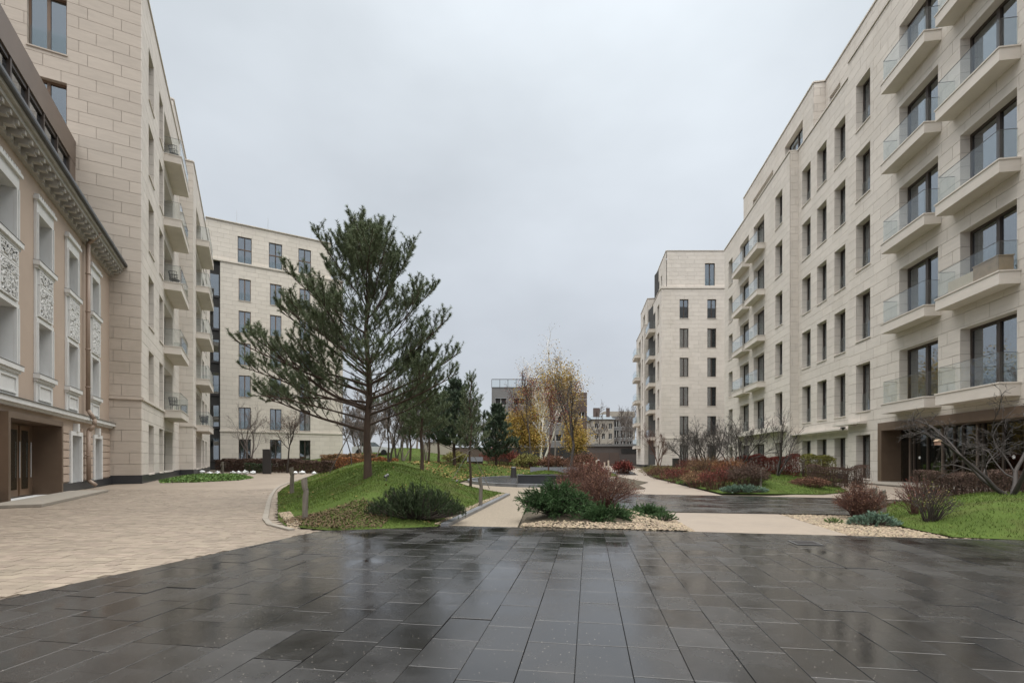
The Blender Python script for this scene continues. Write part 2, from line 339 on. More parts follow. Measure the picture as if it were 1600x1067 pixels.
    def window(s, Mx, u0, u1, z0, z1, dep=.36, style='two', guard=True, curtain=None, sill=True, fm='frame'):
        w, h = round(u1-u0, 3), round(z1-z0, 3); key = (w, h, style, guard, fm)
        P = Mx @ T(u0, dep, z0)
        if key not in s.cm:
            t = .075; b = MB()
            b.box(0, w, 0, .09, 0, t); b.box(0, w, 0, .09, h-t*1.3, h); b.box(0, t, 0, .09, t, h-t*1.3); b.box(w-t, w, 0, .09, t, h-t*1.3)
            panes = []
            if style == 'two': xs = [t, w*.5-.06, w*.5+.06, w-t]
            elif style == 'door': xs = [t, w*.52-.08, w*.52+.08, w-t]
            else: xs = [t, w-t]
            for i in range(1, len(xs)-1, 2): b.box(xs[i], xs[i+1], -.015, .1, t, h-t*1.3)
            if style == 'top': pass
            fr = b.mesh('window_frame', fm); pa = []
            for i in range(0, len(xs), 2):
                p = MB(); e = .045
                p.box(xs[i]-.005, xs[i+1]+.005, .05, .06, t-.005, h-t*1.3+.005); pa.append(p.mesh('pane', 'glass'))
            gm = None
            if guard:
                p = MB(); p.box(.02, w-.02, -.06, -.048, .05, min(1.0, h*.42)); gm = p.mesh('guard', 'guard')
            p = MB(); p.box(-.03, w+.03, -dep-.05, .0, -.06, -.004); sm = p.mesh('sill', s.stone)
            c = MB(); n = 14
            for i in range(n):
                x0, x1 = w*i/n, w*(i+1)/n; y0, y1 = (.0, .06) if i % 2 else (.06, .0)
                c.quad((x0, .22+y0, .05), (x1, .22+y1, .05), (x1, .22+y1, h-.05), (x0, .22+y0, h-.05))
            s.cm[key] = (fr, pa, gm, sm, c.mesh('curtain', 'curtain'))
        fr, pa, gm, sm, cu = s.cm[key]
        o = s.put('window', fr, P)
        for p in pa: s.put('pane', p, P, o)
        if gm: s.put('glass_guard', gm, P, o)
        if sill: s.put('sill', sm, P, o)
        cc = rnd.random() if curtain is None else curtain
        if cc < .55:
            ww = [1, .45, .3][int(cc*100) % 3]; off = 0 if rnd.random() < .5 else w*(1-ww)
            s.put('curtain', cu, P @ T(off, 0, 0) @ SC(ww, 1, 1), o)
        return o
    def balcony(s, Mx, u0, u1, z, p, th=.48, gh=1.05):
        L = round(u1-u0, 3); key = ('bal', L, p)
        if key not in s.cm:
            b = MB(); b.box(0, L, -p, -.002, -th, -.05); c = MB(); c.box(-.03, L+.03, -p-.03, -.002, -.0495, 0)
            f = MB(); f.box(.1, L-.1, -p+.05, -p+.066, .02, gh); a = MB(); a.box(.1, .114, -p+.07, -.01, .02, gh)
            r = MB(); r.box(.1, L-.1, -p+.046, -p+.07, gh, gh+.012); r.box(.097, .117, -p+.07, -.01, gh, gh+.012); r.box(L-.117, L-.097, -p+.07, -.01, gh, gh+.012)
            s.cm[key] = (b.mesh('balcony', s.stone), c.mesh('coping', s.stone), f.mesh('front_glass', 'guard'), a.mesh('side_glass', 'guard'), r.mesh('handrail', 'metal'))
        b, c, f, a, r = s.cm[key]; P = Mx @ T(u0, 0, z); o = s.put('balcony', b, P)
        s.put('coping', c, P, o); s.put('front_glass', f, P, o); s.put('side_glass', a, P, o); s.put('side_glass', a, P @ T(L-.214, 0, 0), o); s.put('handrail', r, P, o)
        return o
    def block(s, name, Mx, x0, x1, y0, y1, z0, z1, m):
        b = MB(); b.box(x0, x1, y0, y1, z0, z1); return s.put(name, b.mesh(name, m), Mx)
def frame(P, d): # columns x=d, y=z x d
    d = Vector((d[0], d[1], 0)).normalized(); y = Vector((0, 0, 1)).cross(d)
    return Matrix(((d.x, y.x, 0, P[0]), (d.y, y.y, 0, P[1]), (0, 0, 1, 0), (0, 0, 0, 1)))
# ============================================================ right apartment house
S_R = .152; DR = Vector((-S_R, -1, 0)).normalized(); KR = 1/math.sqrt(1+S_R*S_R)
def Rframe(X0, Yfar, s=S_R): return frame((X0+s*Yfar, Yfar), (-s, -1))
bR = Building('apartment_house', 'long pale limestone apartment house with bronze glazed entrance and stacked glass balconies', (20, 28, 0), nparts=300)
SIL, HED = 3.8, 6.4
def uY(Yf, Y, s=S_R): return (Yf-Y)*math.sqrt(1+s*s)
# A1 : near wing with wide balcony doors
Mx = Rframe(15.1, 28.0); YF = 28.0; LA = uY(YF, 6)
single = [(25.84, 27.2)]; wide = [(20.86, 23.44), (17.04, 19.63), (12.4, 15.0)]
ops = []; PU0, PU1 = uY(YF, 25.0), uY(YF, 9.5)
for k in range(5):
    for (a, b) in single+wide: ops.append((uY(YF, b), uY(YF, a), SIL+3.9*k+(0 if (a, b) in single else .02), HED+3.9*k))
ops.append((uY(YF, 27.2), uY(YF, 25.84), .12, 2.5))
ops.append((PU0, PU1, 0, 2.95))
bR.facade(Mx, LA, 0, 23.9, ops, plinth=0)
for k in range(5):
    for (a, b) in single: bR.window(Mx, uY(YF, b), uY(YF, a), SIL+3.9*k, HED+3.9*k)
    for (a, b) in wide:
        bR.window(Mx, uY(YF, b), uY(YF, a), SIL+.02+3.9*k, HED+3.9*k, style='door', guard=False, sill=False)
    for (a, b) in ((20.66, 23.7), (16.89, 20.0), (12.2, 15.3)):
        bR.balcony(Mx, uY(YF, b), uY(YF, a), SIL+.06+3.9*k, .66)
bR.window(Mx, uY(YF, 27.2), uY(YF, 25.84), .12, 2.5, guard=False)
# bronze entrance
e_ = MB(); e_.box(PU0, PU0+.32, -.1, .9, 0, 2.62); e_.box(PU1-.32, PU1, -.1, .9, 0, 2.62); e_.box(PU0, PU1, -.1, .9, 2.62, 3.02)
ent = bR.put('entrance_portal', e_.mesh('entrance_portal', 'copper'), Mx)
gm = MB(); gm.box(PU0+.32, PU1-.32, .8, .82, .06, 2.6); bR.put('pane', gm.mesh('pane', 'doorglass'), Mx, ent)
u = PU0+.32; i = 0
while u < PU1-.4:
    w = [.75, .3, .95, .95, .7, .5][i % 6]; b = MB(); b.box(u+w-.045, u+w+.045, .74, .88, 0, 2.6)
    bR.put('mullion', b.mesh('mullion', 'frame' if i % 3 else 'bronze_light'), Mx, ent); u += w; i += 1
for u_ in (uY(YF, 23.3), uY(YF, 18.2)):
    b = MB(); b.cyl((u_, .79, 1.25), (u_, .797, 1.25), .07, .07, 14); bR.put('round_sticker', b.mesh('round_sticker', 'lampw'), Mx, ent)
b = MB(); b.box(PU0-.2, PU1, -1.6, .75, 0, .05); lw_ = MB(); lw_.box(PU0+.1, PU1-.1, 1.9, 1.95, 0, 3.0); lw_.box(PU0+.1, PU1-.1, .9, 1.9, 0, .04); bR.put('lobby_wall', lw_.mesh('lobby_wall', 'bronze_light'), Mx, ent); bR.put('threshold', b.mesh('threshold', 'kerb'), Mx, ent)
# far end cheek of A1 and A2 recess
Mx2 = Rframe(15.68, 36.2); Y2 = 36.2
w2 = [(29.4, 30.7), (31.7, 33.0), (33.95, 35.3)]; ops = []
for k in range(5):
    for (a, b) in w2: ops.append((uY(Y2, b), uY(Y2, a), SIL+3.9*k, HED+3.9*k))
for (a, b) in w2: ops.append((uY(Y2, b), uY(Y2, a), .5, 2.5))
bR.facade(Mx2, uY(Y2, 27.9), 0, 23.9, ops, plinth=.3)
for o_ in ops: bR.window(Mx2, *o_, guard=o_[2] > 1)
b = MB(); b.box(.3, uY(Y2, 29.0), -.5, -.04, 2.92, 3.02); b.box(0.6, .66, -.3, -.04, 2.8, 2.919); bR.put('canopy', b.mesh('canopy', 'stone'), Mx2)
b = MB(); b.box(-.9, 1.9, -.45, -.04, 3.1, 3.2); b.box(.9, .96, -.3, -.04, 2.98, 3.099); bR.put('canopy', b.mesh('canopy', 'stone'), Mx)
b = MB(); b.box(-.05, .13, -.4, -.2, 2.93, 3.03); b.cyl((.04, -.3, 2.93), (.04, -.3, 2.85), .08, .05, 10); bR.put('camera_housing', b.mesh('camera_housing', 'metal'), Mx)
# cheeks at steps
A1e = Vector((15.1+S_R*28, 28)); ck = frame((15.1+.62+S_R*28.0, 28.0-.1), (-1, .152)); 
bR.facade(ck, .62, 0, 23.9, [], course=.54, plen=.62)
Bc = (15.1+S_R*36.0, 36.0); ckB = frame(Bc, (1, -S_R)); bR.facade(ckB, .72, 0, 23.9, [], plen=.72)
# B far wing
YB = 53.0; MxB = Rframe(15.1, YB)
ws = [(37.4, 38.8), (50.1, 51.5)]; wd_ = [(41.2, 43.8), (45.1, 47.7)]; ops = []
for k in range(5):
    for (a, b) in ws+wd_: ops.append((uY(YB, b), uY(YB, a), SIL+3.9*k+(.02 if (a, b) in wd_ else 0), HED+3.9*k))
for (a, b) in ws+wd_: ops.append((uY(YB, b), uY(YB, a), .5, 2.5))
bR.facade(MxB, uY(YB, 36.0), 0, 23.9, ops, plinth=.3)
for o_ in ops:
    dd = o_[1]-o_[0] > 2; bR.window(MxB, *o_, style='door' if dd else 'two', guard=(o_[2] > 1 and (not dd or o_[2] < 5)), sill=not dd)
for k in range(1, 5):
    for (a, b) in ((41.0, 44.2), (44.9, 48.1)): bR.balcony(MxB, uY(YB, b), uY(YB, a), SIL+.06+3.9*k, .66)
b = MB(); b.box(uY(YB, 48.2), uY(YB, 36.6), -.6, -.002, 3.3, 3.72); bR.put('ledge', b.mesh('ledge', 'stone'), MxB)
# far gable of B, roofs, attic, parapets
gB = frame((15.1+S_R*53+9, 53.0-9*S_R), (-1, S_R)); bR.facade(gB, 9.1, 0, 23.9, [], plen=1.24)
def coping(bd, Mx, L, z, m='stone', y0=-.06, y1=.5):
    b = MB(); b.box(0, L, y0, y1, z+.03, z+.12); bd.put('coping', b.mesh('coping', m), Mx)
    b = MB(); b.box(0, L, .01, .4, z, z+.029); bd.put('shadow_gap', b.mesh('shadow_gap', 'joint'), Mx)
coping(bR, Mx, LA, 23.9); coping(bR, Mx2, uY(Y2, 28), 23.9); coping(bR, MxB, uY(YB, 36), 23.9)
b = MB(); b.box(0, uY(53, 5), 1.3, 16, 23.2, 23.55); bR.put('roof', b.mesh('roof', 'farconc'), MxB)
Ma = Rframe(16.53, 34.2); oa = [(uY(34.2, 33.0), uY(34.2, 31.6), 24.2, 25.7), (uY(34.2, 22), uY(34.2, 15), 24.2, 26.2)]
bR.facade(Ma, uY(34.2, 6), 23.6, 27.2, oa, name='attic_wall'); coping(bR, Ma, uY(34.2, 6), 27.2)
for o_ in oa: bR.window(Ma, *o_, guard=False, sill=False, style='two')
Mb = Rframe(15.78, 48.7); ob = [(uY(48.7, 38.6), uY(48.7, 35.4), 24.2, 25.9), (uY(48.7, 46), uY(48.7, 41), 24.2, 25.6)]
bR.facade(Mb, uY(48.7, 33.7), 23.6, 27.2, ob, name='attic_wall'); coping(bR, Mb, uY(48.7, 33.7), 27.2)
for o_ in ob: bR.window(Mb, *o_, guard=False, sill=False)
ckb = frame((15.78+S_R*33.7, 33.7), (1, -S_R)); bR.facade(ckb, .9, 23.6, 27.2, [], plen=.9, name='attic_wall'); coping(bR, ckb, .9, 27.2, y1=.2)
b = MB(); b.box(.2, uY(48.7, 6), 1.6, 14, 23.6, 27.15); bR.put('attic_core', b.mesh('attic_core', 'farconc'), Mb)
b = MB(); b.box(.2, uY(53, 6), 2.2, 15, 0, 23.2); bR.put('interior', b.mesh('interior', 'interior'), MxB)
bR.finish()
# wooden crate and board on a balcony
uc = uY(28, 17.3); zc = SIL+.06+3.9*1
cr = thing('wooden_crate', 'plywood crate standing behind the glass of a wide balcony', 'crate', Mx @ T(uc-.9, -.55, zc))
b = MB(); b.box(0, 1.1, .0, .5, .003, .58); put('crate_box', b.mesh('crate_box', 'crate'), cr, WM[cr.name])
b = MB(); b.box(-.03, 1.13, -.02, .52, .581, .61); put('lid', b.mesh('lid', 'crate'), cr, WM[cr.name])
bo = MB(); bo.box(-1.5, -.12, .1, .16, .003, .55); thing('beige_board', 'long beige board leaning beside the plywood crate on a balcony', 'board', Mx @ T(uc-.9, -.5, zc), me=bo.mesh('beige_board', 'board'))

# ============================================================ far right house (C)
bC = Building('apartment_block', 'pale limestone block with a set back top storey at the end of the paved path', (22, 70, 0), nparts=260)
MC = frame((19.96, 65.0), (1, 0)); ops = []
for k in range(5):
    for x in (22.4, 26.1, 29.8): ops.append((x-19.96, x-19.96+1.2, 4.42+3.9*k, 6.97+3.9*k))
for x in (22.4, 26.1, 29.8): ops.append((x-19.96, x-19.96+1.2, .1, 3.1))
bC.facade(MC, 14, 0, 24.2, ops, plinth=.35, reveal=.25)
for o_ in ops: bC.window(MC, *o_, dep=.16, style='two', guard=False, curtain=rnd.choice([.1, .3, .2, .9]))
b = MB(); b.box(-.06, 14, -.06, -.002, 3.95, 4.15); bC.put('ledge', b.mesh('ledge', 'stone'), MC)
b = MB(); b.box(-.08, 14, -.1, .9, 24.0, 24.2); bC.put('ledge', b.mesh('ledge', 'stone'), MC)
MCt = frame((20.8, 65.3), (1, 0)); ot = [(25.9-20.8, 27.25-20.8, 24.5, 27.5)]
bC.facade(MCt, 13, 24.2, 29.1, ot, name='attic_wall', reveal=.2); bC.window(MCt, *ot[0], dep=.14, guard=True, sill=False, curtain=.9); coping(bC, MCt, 13, 29.1)
SC_ = .14; MCl = frame((10.86+SC_*75.3, 75.3), (-SC_, -1)); Lc = uY(75.3, 65.0, SC_); ops = []
cw = [(66.8, 68.4), (70.2, 72.8)]
for k in range(5):
    for (a, b) in cw: ops.append((uY(75.3, b, SC_), uY(75.3, a, SC_), 4.42+3.9*k, 6.97+3.9*k))
for (a, b) in cw: ops.append((uY(75.3, b, SC_), uY(75.3, a, SC_), .4, 3.1))
bC.facade(MCl, Lc, 0, 24.2, ops, plinth=.35)
for o_ in ops: bC.window(MCl, *o_, guard=False)
for k in range(5): bC.balcony(MCl, uY(75.3, 74.2, SC_), uY(75.3, 70.2, SC_), 4.45+3.9*k, .9)
coping(bC, MCl, Lc, 24.2)
MCl2 = frame((11.55+SC_*74, 74.0), (-SC_, -1)); oo = [(1, 3.2, 24.6, 27.2), (4.6, 5.6, 24.6, 27.2)]
bC.facade(MCl2, uY(74, 65.3, SC_), 24.2, 29.1, oo, name='attic_wall'); coping(bC, MCl2, uY(74, 65.3, SC_), 29.1)
for o_ in oo: bC.window(MCl2, *o_, guard=False, sill=False)
ckC = frame((9.96+SC_*75.3, 75.3), (1, -SC_)); bC.facade(ckC, .95, 0, 22.0, [], plen=.95, plinth=.35)
MD = frame((9.96+SC_*86, 86.0), (-SC_, -1)); ops = []
for k in range(5):
    for (a, b) in ((77.2, 78.4), (80, 82.6)): ops.append((uY(86, b, SC_), uY(86, a, SC_), 3.4+3.75*k, 5.9+3.75*k))
bC.facade(MD, uY(86, 75.3, SC_), 0, 22.0, ops, plinth=.35)
for o_ in ops: bC.window(MD, *o_, guard=False)
for k in range(5): bC.balcony(MD, uY(86, 84.0, SC_), uY(86, 80.2, SC_), 3.45+3.75*k, .9)
coping(bC, MD, uY(86, 75.3, SC_), 22.0)
MDt = frame((10.6+SC_*85, 85.0), (-SC_, -1)); bC.facade(MDt, uY(85, 76.5, SC_), 22, 26.4, [(3.2, 5.6, 22.5, 25)], name='attic_wall'); coping(bC, MDt, uY(85, 76.5, SC_), 26.4)
bC.window(MDt, 3.2, 5.6, 22.5, 25, guard=False, sill=False)
ckD = frame((10.6+SC_*76.5, 76.5), (1, -SC_)); bC.facade(ckD, 3, 22, 26.4, [], name='attic_wall'); coping(bC, ckD, 3, 26.4)
b = MB(); b.box(1.0, 13.5, .9, 9.8, 0, 24.0); b.box(1.6, 13.5, .9, 8.6, 24.0, 29.0); b.box(2.6, 13.5, 9.8, 20.5, 0, 22); bC.put('interior', b.mesh('interior', 'interior'), MC)
bC.finish()

# ============================================================ left apartment house (L)
SL = -.54
def Lframe(X0, Y): return frame((X0+SL*Y, Y), (SL, 1))
def vY(Y0, Y): return (Y-Y0)*math.sqrt(1+SL*SL)
bL = Building('corner_apartment_house', 'tall limestone apartment house rising behind the peach building', (-20, 30, 0), nparts=300, stone='stone')
Y0 = 23.44; ML = Lframe(-5.19, Y0); ops = []; LL = vY(Y0, 36.07)
wl = [(25.07, 26.45), (28.05, 29.26), (29.66, 32.9)]
for k in range(5):
    for i, (a, b) in enumerate(wl): ops.append((vY(Y0, a), vY(Y0, b), 4.15+3.9*k, 6.8+3.9*k))
for (a, b) in wl: ops.append((vY(Y0, a), vY(Y0, b), .42, 2.96))
bL.facade(ML, LL, 0, 24.5, ops, plinth=.4, reveal=.45)
for o_ in ops: bL.window(ML, *o_, dep=.42, guard=False, style='door' if o_[1]-o_[0] > 2 else 'two')
for k in range(5): bL.balcony(ML, vY(Y0, 29.55), vY(Y0, 33.4), 4.2+3.9*k, .88)
coping(bL, ML, LL, 24.5)
b = MB(); b.box(0, vY(Y0, 29.5), -.08, -.002, 4.02, 4.14); bL.put('ledge', b.mesh('ledge', 'stone'), ML)
# end wall facing the square
LE = 11.0; ME = frame((-17.85-.88*LE, 23.44-.475*LE), (.88, .475)); oe = []
for k in range(5):
    oe.append((LE-4.08, LE-2.74, 4.05+3.87*k, 6.65+3.87*k))
bE_ops = [o_ for o_ in oe if o_[2] > 14]
M['_'] = None
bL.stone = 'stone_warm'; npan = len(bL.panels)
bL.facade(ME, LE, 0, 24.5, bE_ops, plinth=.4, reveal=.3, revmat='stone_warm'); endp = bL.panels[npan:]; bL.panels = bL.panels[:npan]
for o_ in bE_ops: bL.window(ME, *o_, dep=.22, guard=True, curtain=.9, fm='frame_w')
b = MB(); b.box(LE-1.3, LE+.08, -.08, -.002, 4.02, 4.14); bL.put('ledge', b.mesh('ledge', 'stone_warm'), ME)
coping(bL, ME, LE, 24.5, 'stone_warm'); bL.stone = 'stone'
# second wing stepping forward
Yc = 36.07; P2 = (-5.19+SL*Yc, Yc); ckL = frame(P2, (.88, .475)); bL.facade(ckL, .865, 0, 23.4, [], plen=.865, plinth=.4)
Y2_ = 36.07+.865*.475; X2_ = P2[0]+.865*.88; ML2 = frame((X2_, Y2_), (SL, 1)); ops = []
wl2 = [(38.5, 42.3), (43.6, 45.4), (46.6, 48.0)]; F2 = 3.67
for k in range(5):
    for (a, b) in wl2: ops.append((vY(Y2_, a), vY(Y2_, b), 3.85+F2*k, 6.49+F2*k))
for (a, b) in wl2: ops.append((vY(Y2_, a), vY(Y2_, b), .42, 2.9))
LL2 = vY(Y2_, 52); bL.facade(ML2, LL2, 0, 23.4, ops, plinth=.4, reveal=.45)
for o_ in ops: bL.window(ML2, *o_, dep=.42, guard=False, style='door' if o_[1]-o_[0] > 2 else 'two')
for k in range(5): bL.balcony(ML2, vY(Y2_, 38.4), vY(Y2_, 43.2), 3.9+F2*k, .88)
coping(bL, ML2, LL2, 23.4); coping(bL, ckL, .865, 23.4)
b = MB(); b.box(0, .865, -.08, -.002, 3.62, 3.74); bL.put('ledge', b.mesh('ledge', 'stone'), ckL)
b = MB(); b.box(0, vY(Y2_, 38.4), -.08, -.002, 3.62, 3.74); bL.put('ledge', b.mesh('ledge', 'stone'), ML2)
MLa = Lframe(-5.35, 34.2); bL.facade(MLa, vY(34.2, 50), 23.4, 26.4, [], name='attic_wall'); coping(bL, MLa, vY(34.2, 50), 26.4)
ckLa = frame((-5.35+SL*34.2-.88*4, 34.2-.475*4), (.88, .475)); bL.facade(ckLa, 4, 24.4, 26.4, [], name='attic_wall'); coping(bL, ckLa, 4, 26.4)
b = MB(); b.box(1.2, vY(Y0, 51), 1.6, 12, 0, 23.3); bL.put('interior', b.mesh('interior', 'interior'), ML)
b = MB(); b.box(.3, vY(Y0, 36), .45, 12, 23.8, 24.3); bL.put('roof', b.mesh('roof', 'farconc'), ML)
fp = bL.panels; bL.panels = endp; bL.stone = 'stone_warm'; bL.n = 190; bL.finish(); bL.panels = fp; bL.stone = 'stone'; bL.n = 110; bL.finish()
# balcony furniture
def basket_chair(Mx, label, m):
    t = thing('balcony_chair', label, 'chair', Mx, 'chairs on balconies')
    b = MB(); n = 14
    for k in range(n):
        a = math.pi*(-.15+1.3*k/(n-1)); x, y = .3*math.cos(a), .3*math.sin(a)
        b.cyl((x*.8, y*.8, .36), (x*1.05, y*1.05, .82), .012, .012, 5)
    for r_, z in ((.25, .37), (.29, .6), (.32, .82)):
        for k in range(n):
            a0, a1 = math.pi*(-.15+1.3*k/n), math.pi*(-.15+1.3*(k+1)/n)
            b.cyl((r_*math.cos(a0), r_*math.sin(a0), z), (r_*math.cos(a1), r_*math.sin(a1), z), .015, .015, 5)
    put('backrest', b.mesh('backrest', m), t, Mx)
    b = MB(); b.cyl((0, 0, .34), (0, 0, .38), .28, .28, 14); put('seat', b.mesh('seat', m), t, Mx)
    l = MB(); l.cyl((.2, .15, .002), (.17, .13, .34), .014, .016, 6); lm = l.mesh('leg', m)
    for a in range(4): put('leg', lm, t, Mx @ RZ(a*math.pi/2))
basket_chair(ML @ T(vY(Y0, 30.2), -.45, 4.2+3.9*4), 'dark rounded wire chair on the topmost balcony of the corner house', 'metal')
basket_chair(ML @ T(vY(Y0, 30.2), -.45, 4.2+3.9*2), 'dark woven basket chair on a middle balcony of the corner house', 'darkbox')
basket_chair(ML @ T(vY(Y0, 30.2), -.45, 4.2), 'dark wire chair on the lowest balcony of the corner house', 'metal')
basket_chair(ML2 @ T(vY(Y2_, 39.4), -.45, 3.9) @ RZ(2), 'black chair on the lowest balcony of the rear wing', 'darkbox')
basket_chair(ML2 @ T(vY(Y2_, 40.6), -.45, 3.9) @ RZ(.5), 'second black chair on the lowest balcony of the rear wing', 'darkbox')

# ============================================================ far left house (F)
bF = Building('cream_apartment_block', 'cream limestone block with paired sash windows behind the large pine', (-30, 62, 0), nparts=260, stone='stone_far')
dF = (.865, .502); PF = (-33.1-.865*1.92, 58.9-.502*1.92); MF = frame(PF, dF); o0 = 1.92; ops = []
for t in (0, 3.4, 6.8):
    for k in range(5): ops.append((t+o0, t+o0+1.3, 4.85+3.9*k, 7.5+3.9*k))
    ops.append((t+o0, t+o0+1.3, 1.0, 3.65))
LF = 12.13+o0; bF.facade(MF, LF, 0, 25.0, ops, reveal=.2, plinth=.3)
for o_ in ops: bF.window(MF, *o_, dep=.12, guard=o_[2] > 2, curtain=rnd.choice([.1, .2, .9, .3]), fm='frame_w' if o_[2] > 8 else 'frame')
b = MB(); b.box(-.05, LF+.1, -.1, -.002, 4.5, 4.7); bF.put('ledge', b.mesh('ledge', 'stone_far'), MF)
b = MB(); b.box(-1.6, LF+.1, -.12, 1.5, 24.8, 25.0); bF.put('ledge', b.mesh('ledge', 'stone_far'), MF)
MFt = MF @ T(-1.5, .25, 0); LFt = 10.7+o0+1.5; ot = [(t+o0+1.4, t+o0+2.9, 24.95, 28.3) for t in (0, 3.4, 6.8)]
bF.facade(MFt, LFt, 25.0, 29.7, ot, name='attic_wall', reveal=.2); coping(bF, MFt, LFt, 29.7, 'stone_far', y0=-.15)
for o_ in ot:
    w_ = bF.window(MFt, *o_, dep=.12, guard=True, sill=False, curtain=.9); b = MB(); b.box(0, 1.5, -.02, .1, 1.75, 1.85); bF.put('transom', b.mesh('transom', 'frame_w'), MFt @ T(o_[0], .12, o_[2]), w_)
# right end
cF = MF @ T(LF, 0, 0) @ RZ(math.pi/2); bF.facade(cF, 10, 0, 25, [])
cFt = MFt @ T(LFt, 0, 0) @ RZ(math.pi/2); bF.facade(cFt, 9, 25, 29.7, [], name='attic_wall'); coping(bF, cFt, 9, 29.7, 'stone_far')
# dark glazed stair strip
st = MB(); st.box(-1.6, -.02, .3, .5, 0, 24.8); strip = bF.put('stair_glazing', st.mesh('stair_glazing', 'darkwall'), MF)
for k in range(6):
    b = MB(); b.box(-1.55, -.15, .24, .29, 1.2+3.9*k, 3.7+3.9*k); bF.put('pane', b.mesh('pane', 'glass'), MF, strip)
    b = MB(); b.box(-1.55, -.15, .292, .299, 1.2+3.9*k, 3.7+3.9*k); bF.put('blind', b.mesh('blind', M['metal'] if k % 2 else M['farroof']), MF, strip)
    b = MB(); b.box(-1.6, -.1, .2, .3, .95+3.9*k, 1.15+3.9*k); b.box(-.14, -.04, .18, .3, 1.15+3.9*k, 4.8+3.9*k); bF.put('mullion', b.mesh('mullion', 'darkbox'), MF, strip)
b = MB(); b.box(-1.5, LF-.5, 1.2, 9, 0, 24.9); b.box(-1.5, LF-2, 1.4, 9, 25, 29.6); bF.put('interior', b.mesh('interior', 'interior'), MF)
for t in (-.2, 3.2, 8.2):
    b = MB(); b.cyl((t+o0, .3, 29.8), (t+o0, .3, 31.4 if t < 8 else 30.6), .03, .015, 6); bF.put('lightning_rod', b.mesh('lightning_rod', 'steel'), MF)
bF.finish()

# ============================================================ peach old building
bP = Building('peach_old_building', 'old peach plaster building with white window surrounds and bronze attic and portal', (-16, 18, 0), nparts=0, stone='white')
SP = -.54; YP = 3.0; MP = frame((-6.59+SP*YP, YP), (SP, 1)); LP = vY(YP, 22.86)
def pv(Y): return vY(YP, Y)
cols = [(4.6, 5.9), (7.25, 8.55), (9.85, 11.15), (12.45, 13.74), (14.86, 16.16), (17.36, 18.6), (19.97, 21.2)]
wu, wl_ = (7.25, 8.75), (3.78, 5.4)
def wall_ops(name, z0, z1, ops, m, dep=.35):
    us = sorted({0, LP} | {o[0] for o in ops} | {o[1] for o in ops}); zs = sorted({z0, z1} | {o[2] for o in ops} | {o[3] for o in ops}); b = MB()
    for i in range(len(us)-1):
        for j in range(len(zs)-1):
            uc = (us[i]+us[i+1])/2; zc = (zs[j]+zs[j+1])/2
            if any(o[0] < uc < o[1] and o[2] < zc < o[3] for o in ops): continue
            b.quad((us[i], 0, zs[j]), (us[i+1], 0, zs[j]), (us[i+1], 0, zs[j+1]), (us[i], 0, zs[j+1]))
    o = bP.put(name, b.mesh(name, m), MP)
    for (a, c, e, f) in ops:
        r = MB(); r.quad((a, 0, e), (a, dep, e), (a, dep, f), (a, 0, f)); r.quad((c, dep, e), (c, 0, e), (c, 0, f), (c, dep, f)); r.quad((a, 0, f), (a, dep, f), (c, dep, f), (c, 0, f)); r.quad((a, dep, e), (a, 0, e), (c, 0, e), (c, dep, e))
        bP.put('reveal', r.mesh('reveal', 'white'), MP)
    return o
ops = []
for (a, b) in cols:
    c0, c1 = pv(a)+.16, pv(b)-.16
    ops += [(c0, c1, *wu), (c0, c1, *wl_)]
wall_ops('wall', 2.62, 10.05, ops, 'pink')
def relief(w, h, seed):
    "carved ornament: scrolls and leaves standing proud of a flat panel"
    r = random.Random(seed); b = MB(); b.box(0, w, -.03, -.002, 0, h)
    b.box(.0, w, -.06, -.031, h-.05, h); b.box(0, w, -.06, -.031, 0, .05); b.box(0, .05, -.06, -.031, .051, h-.051); b.box(w-.05, w, -.06, -.031, .051, h-.051)
    n = int(34*w*h/.7)+6
    for i in range(n):
        x, z = r.uniform(.1, w/2), r.uniform(.1, h-.1); a = r.uniform(0, 6.28); rr = r.uniform(.025, .06)
        for sx in (x, w-x):
            R_ = T(sx, -.045, z) @ Matrix.Rotation(a if sx == x else -a, 4, 'Y'); b.box(-rr*1.6, rr*1.6, -.025, .012, -rr*.5, rr*.5, R_)
            b.cyl(tuple(R_ @ Vector((rr*1.5, -.03, 0))), tuple(R_ @ Vector((rr*1.5, .01, 0))), rr*.5, rr*.75, 6)
    return b.mesh('relief_panel', 'white')
wS = pv(cols[0][1])-pv(cols[0][0])
rel_big = relief(wS-.3, .95, 3); rel_sm = relief(wS-.3, .45, 5)
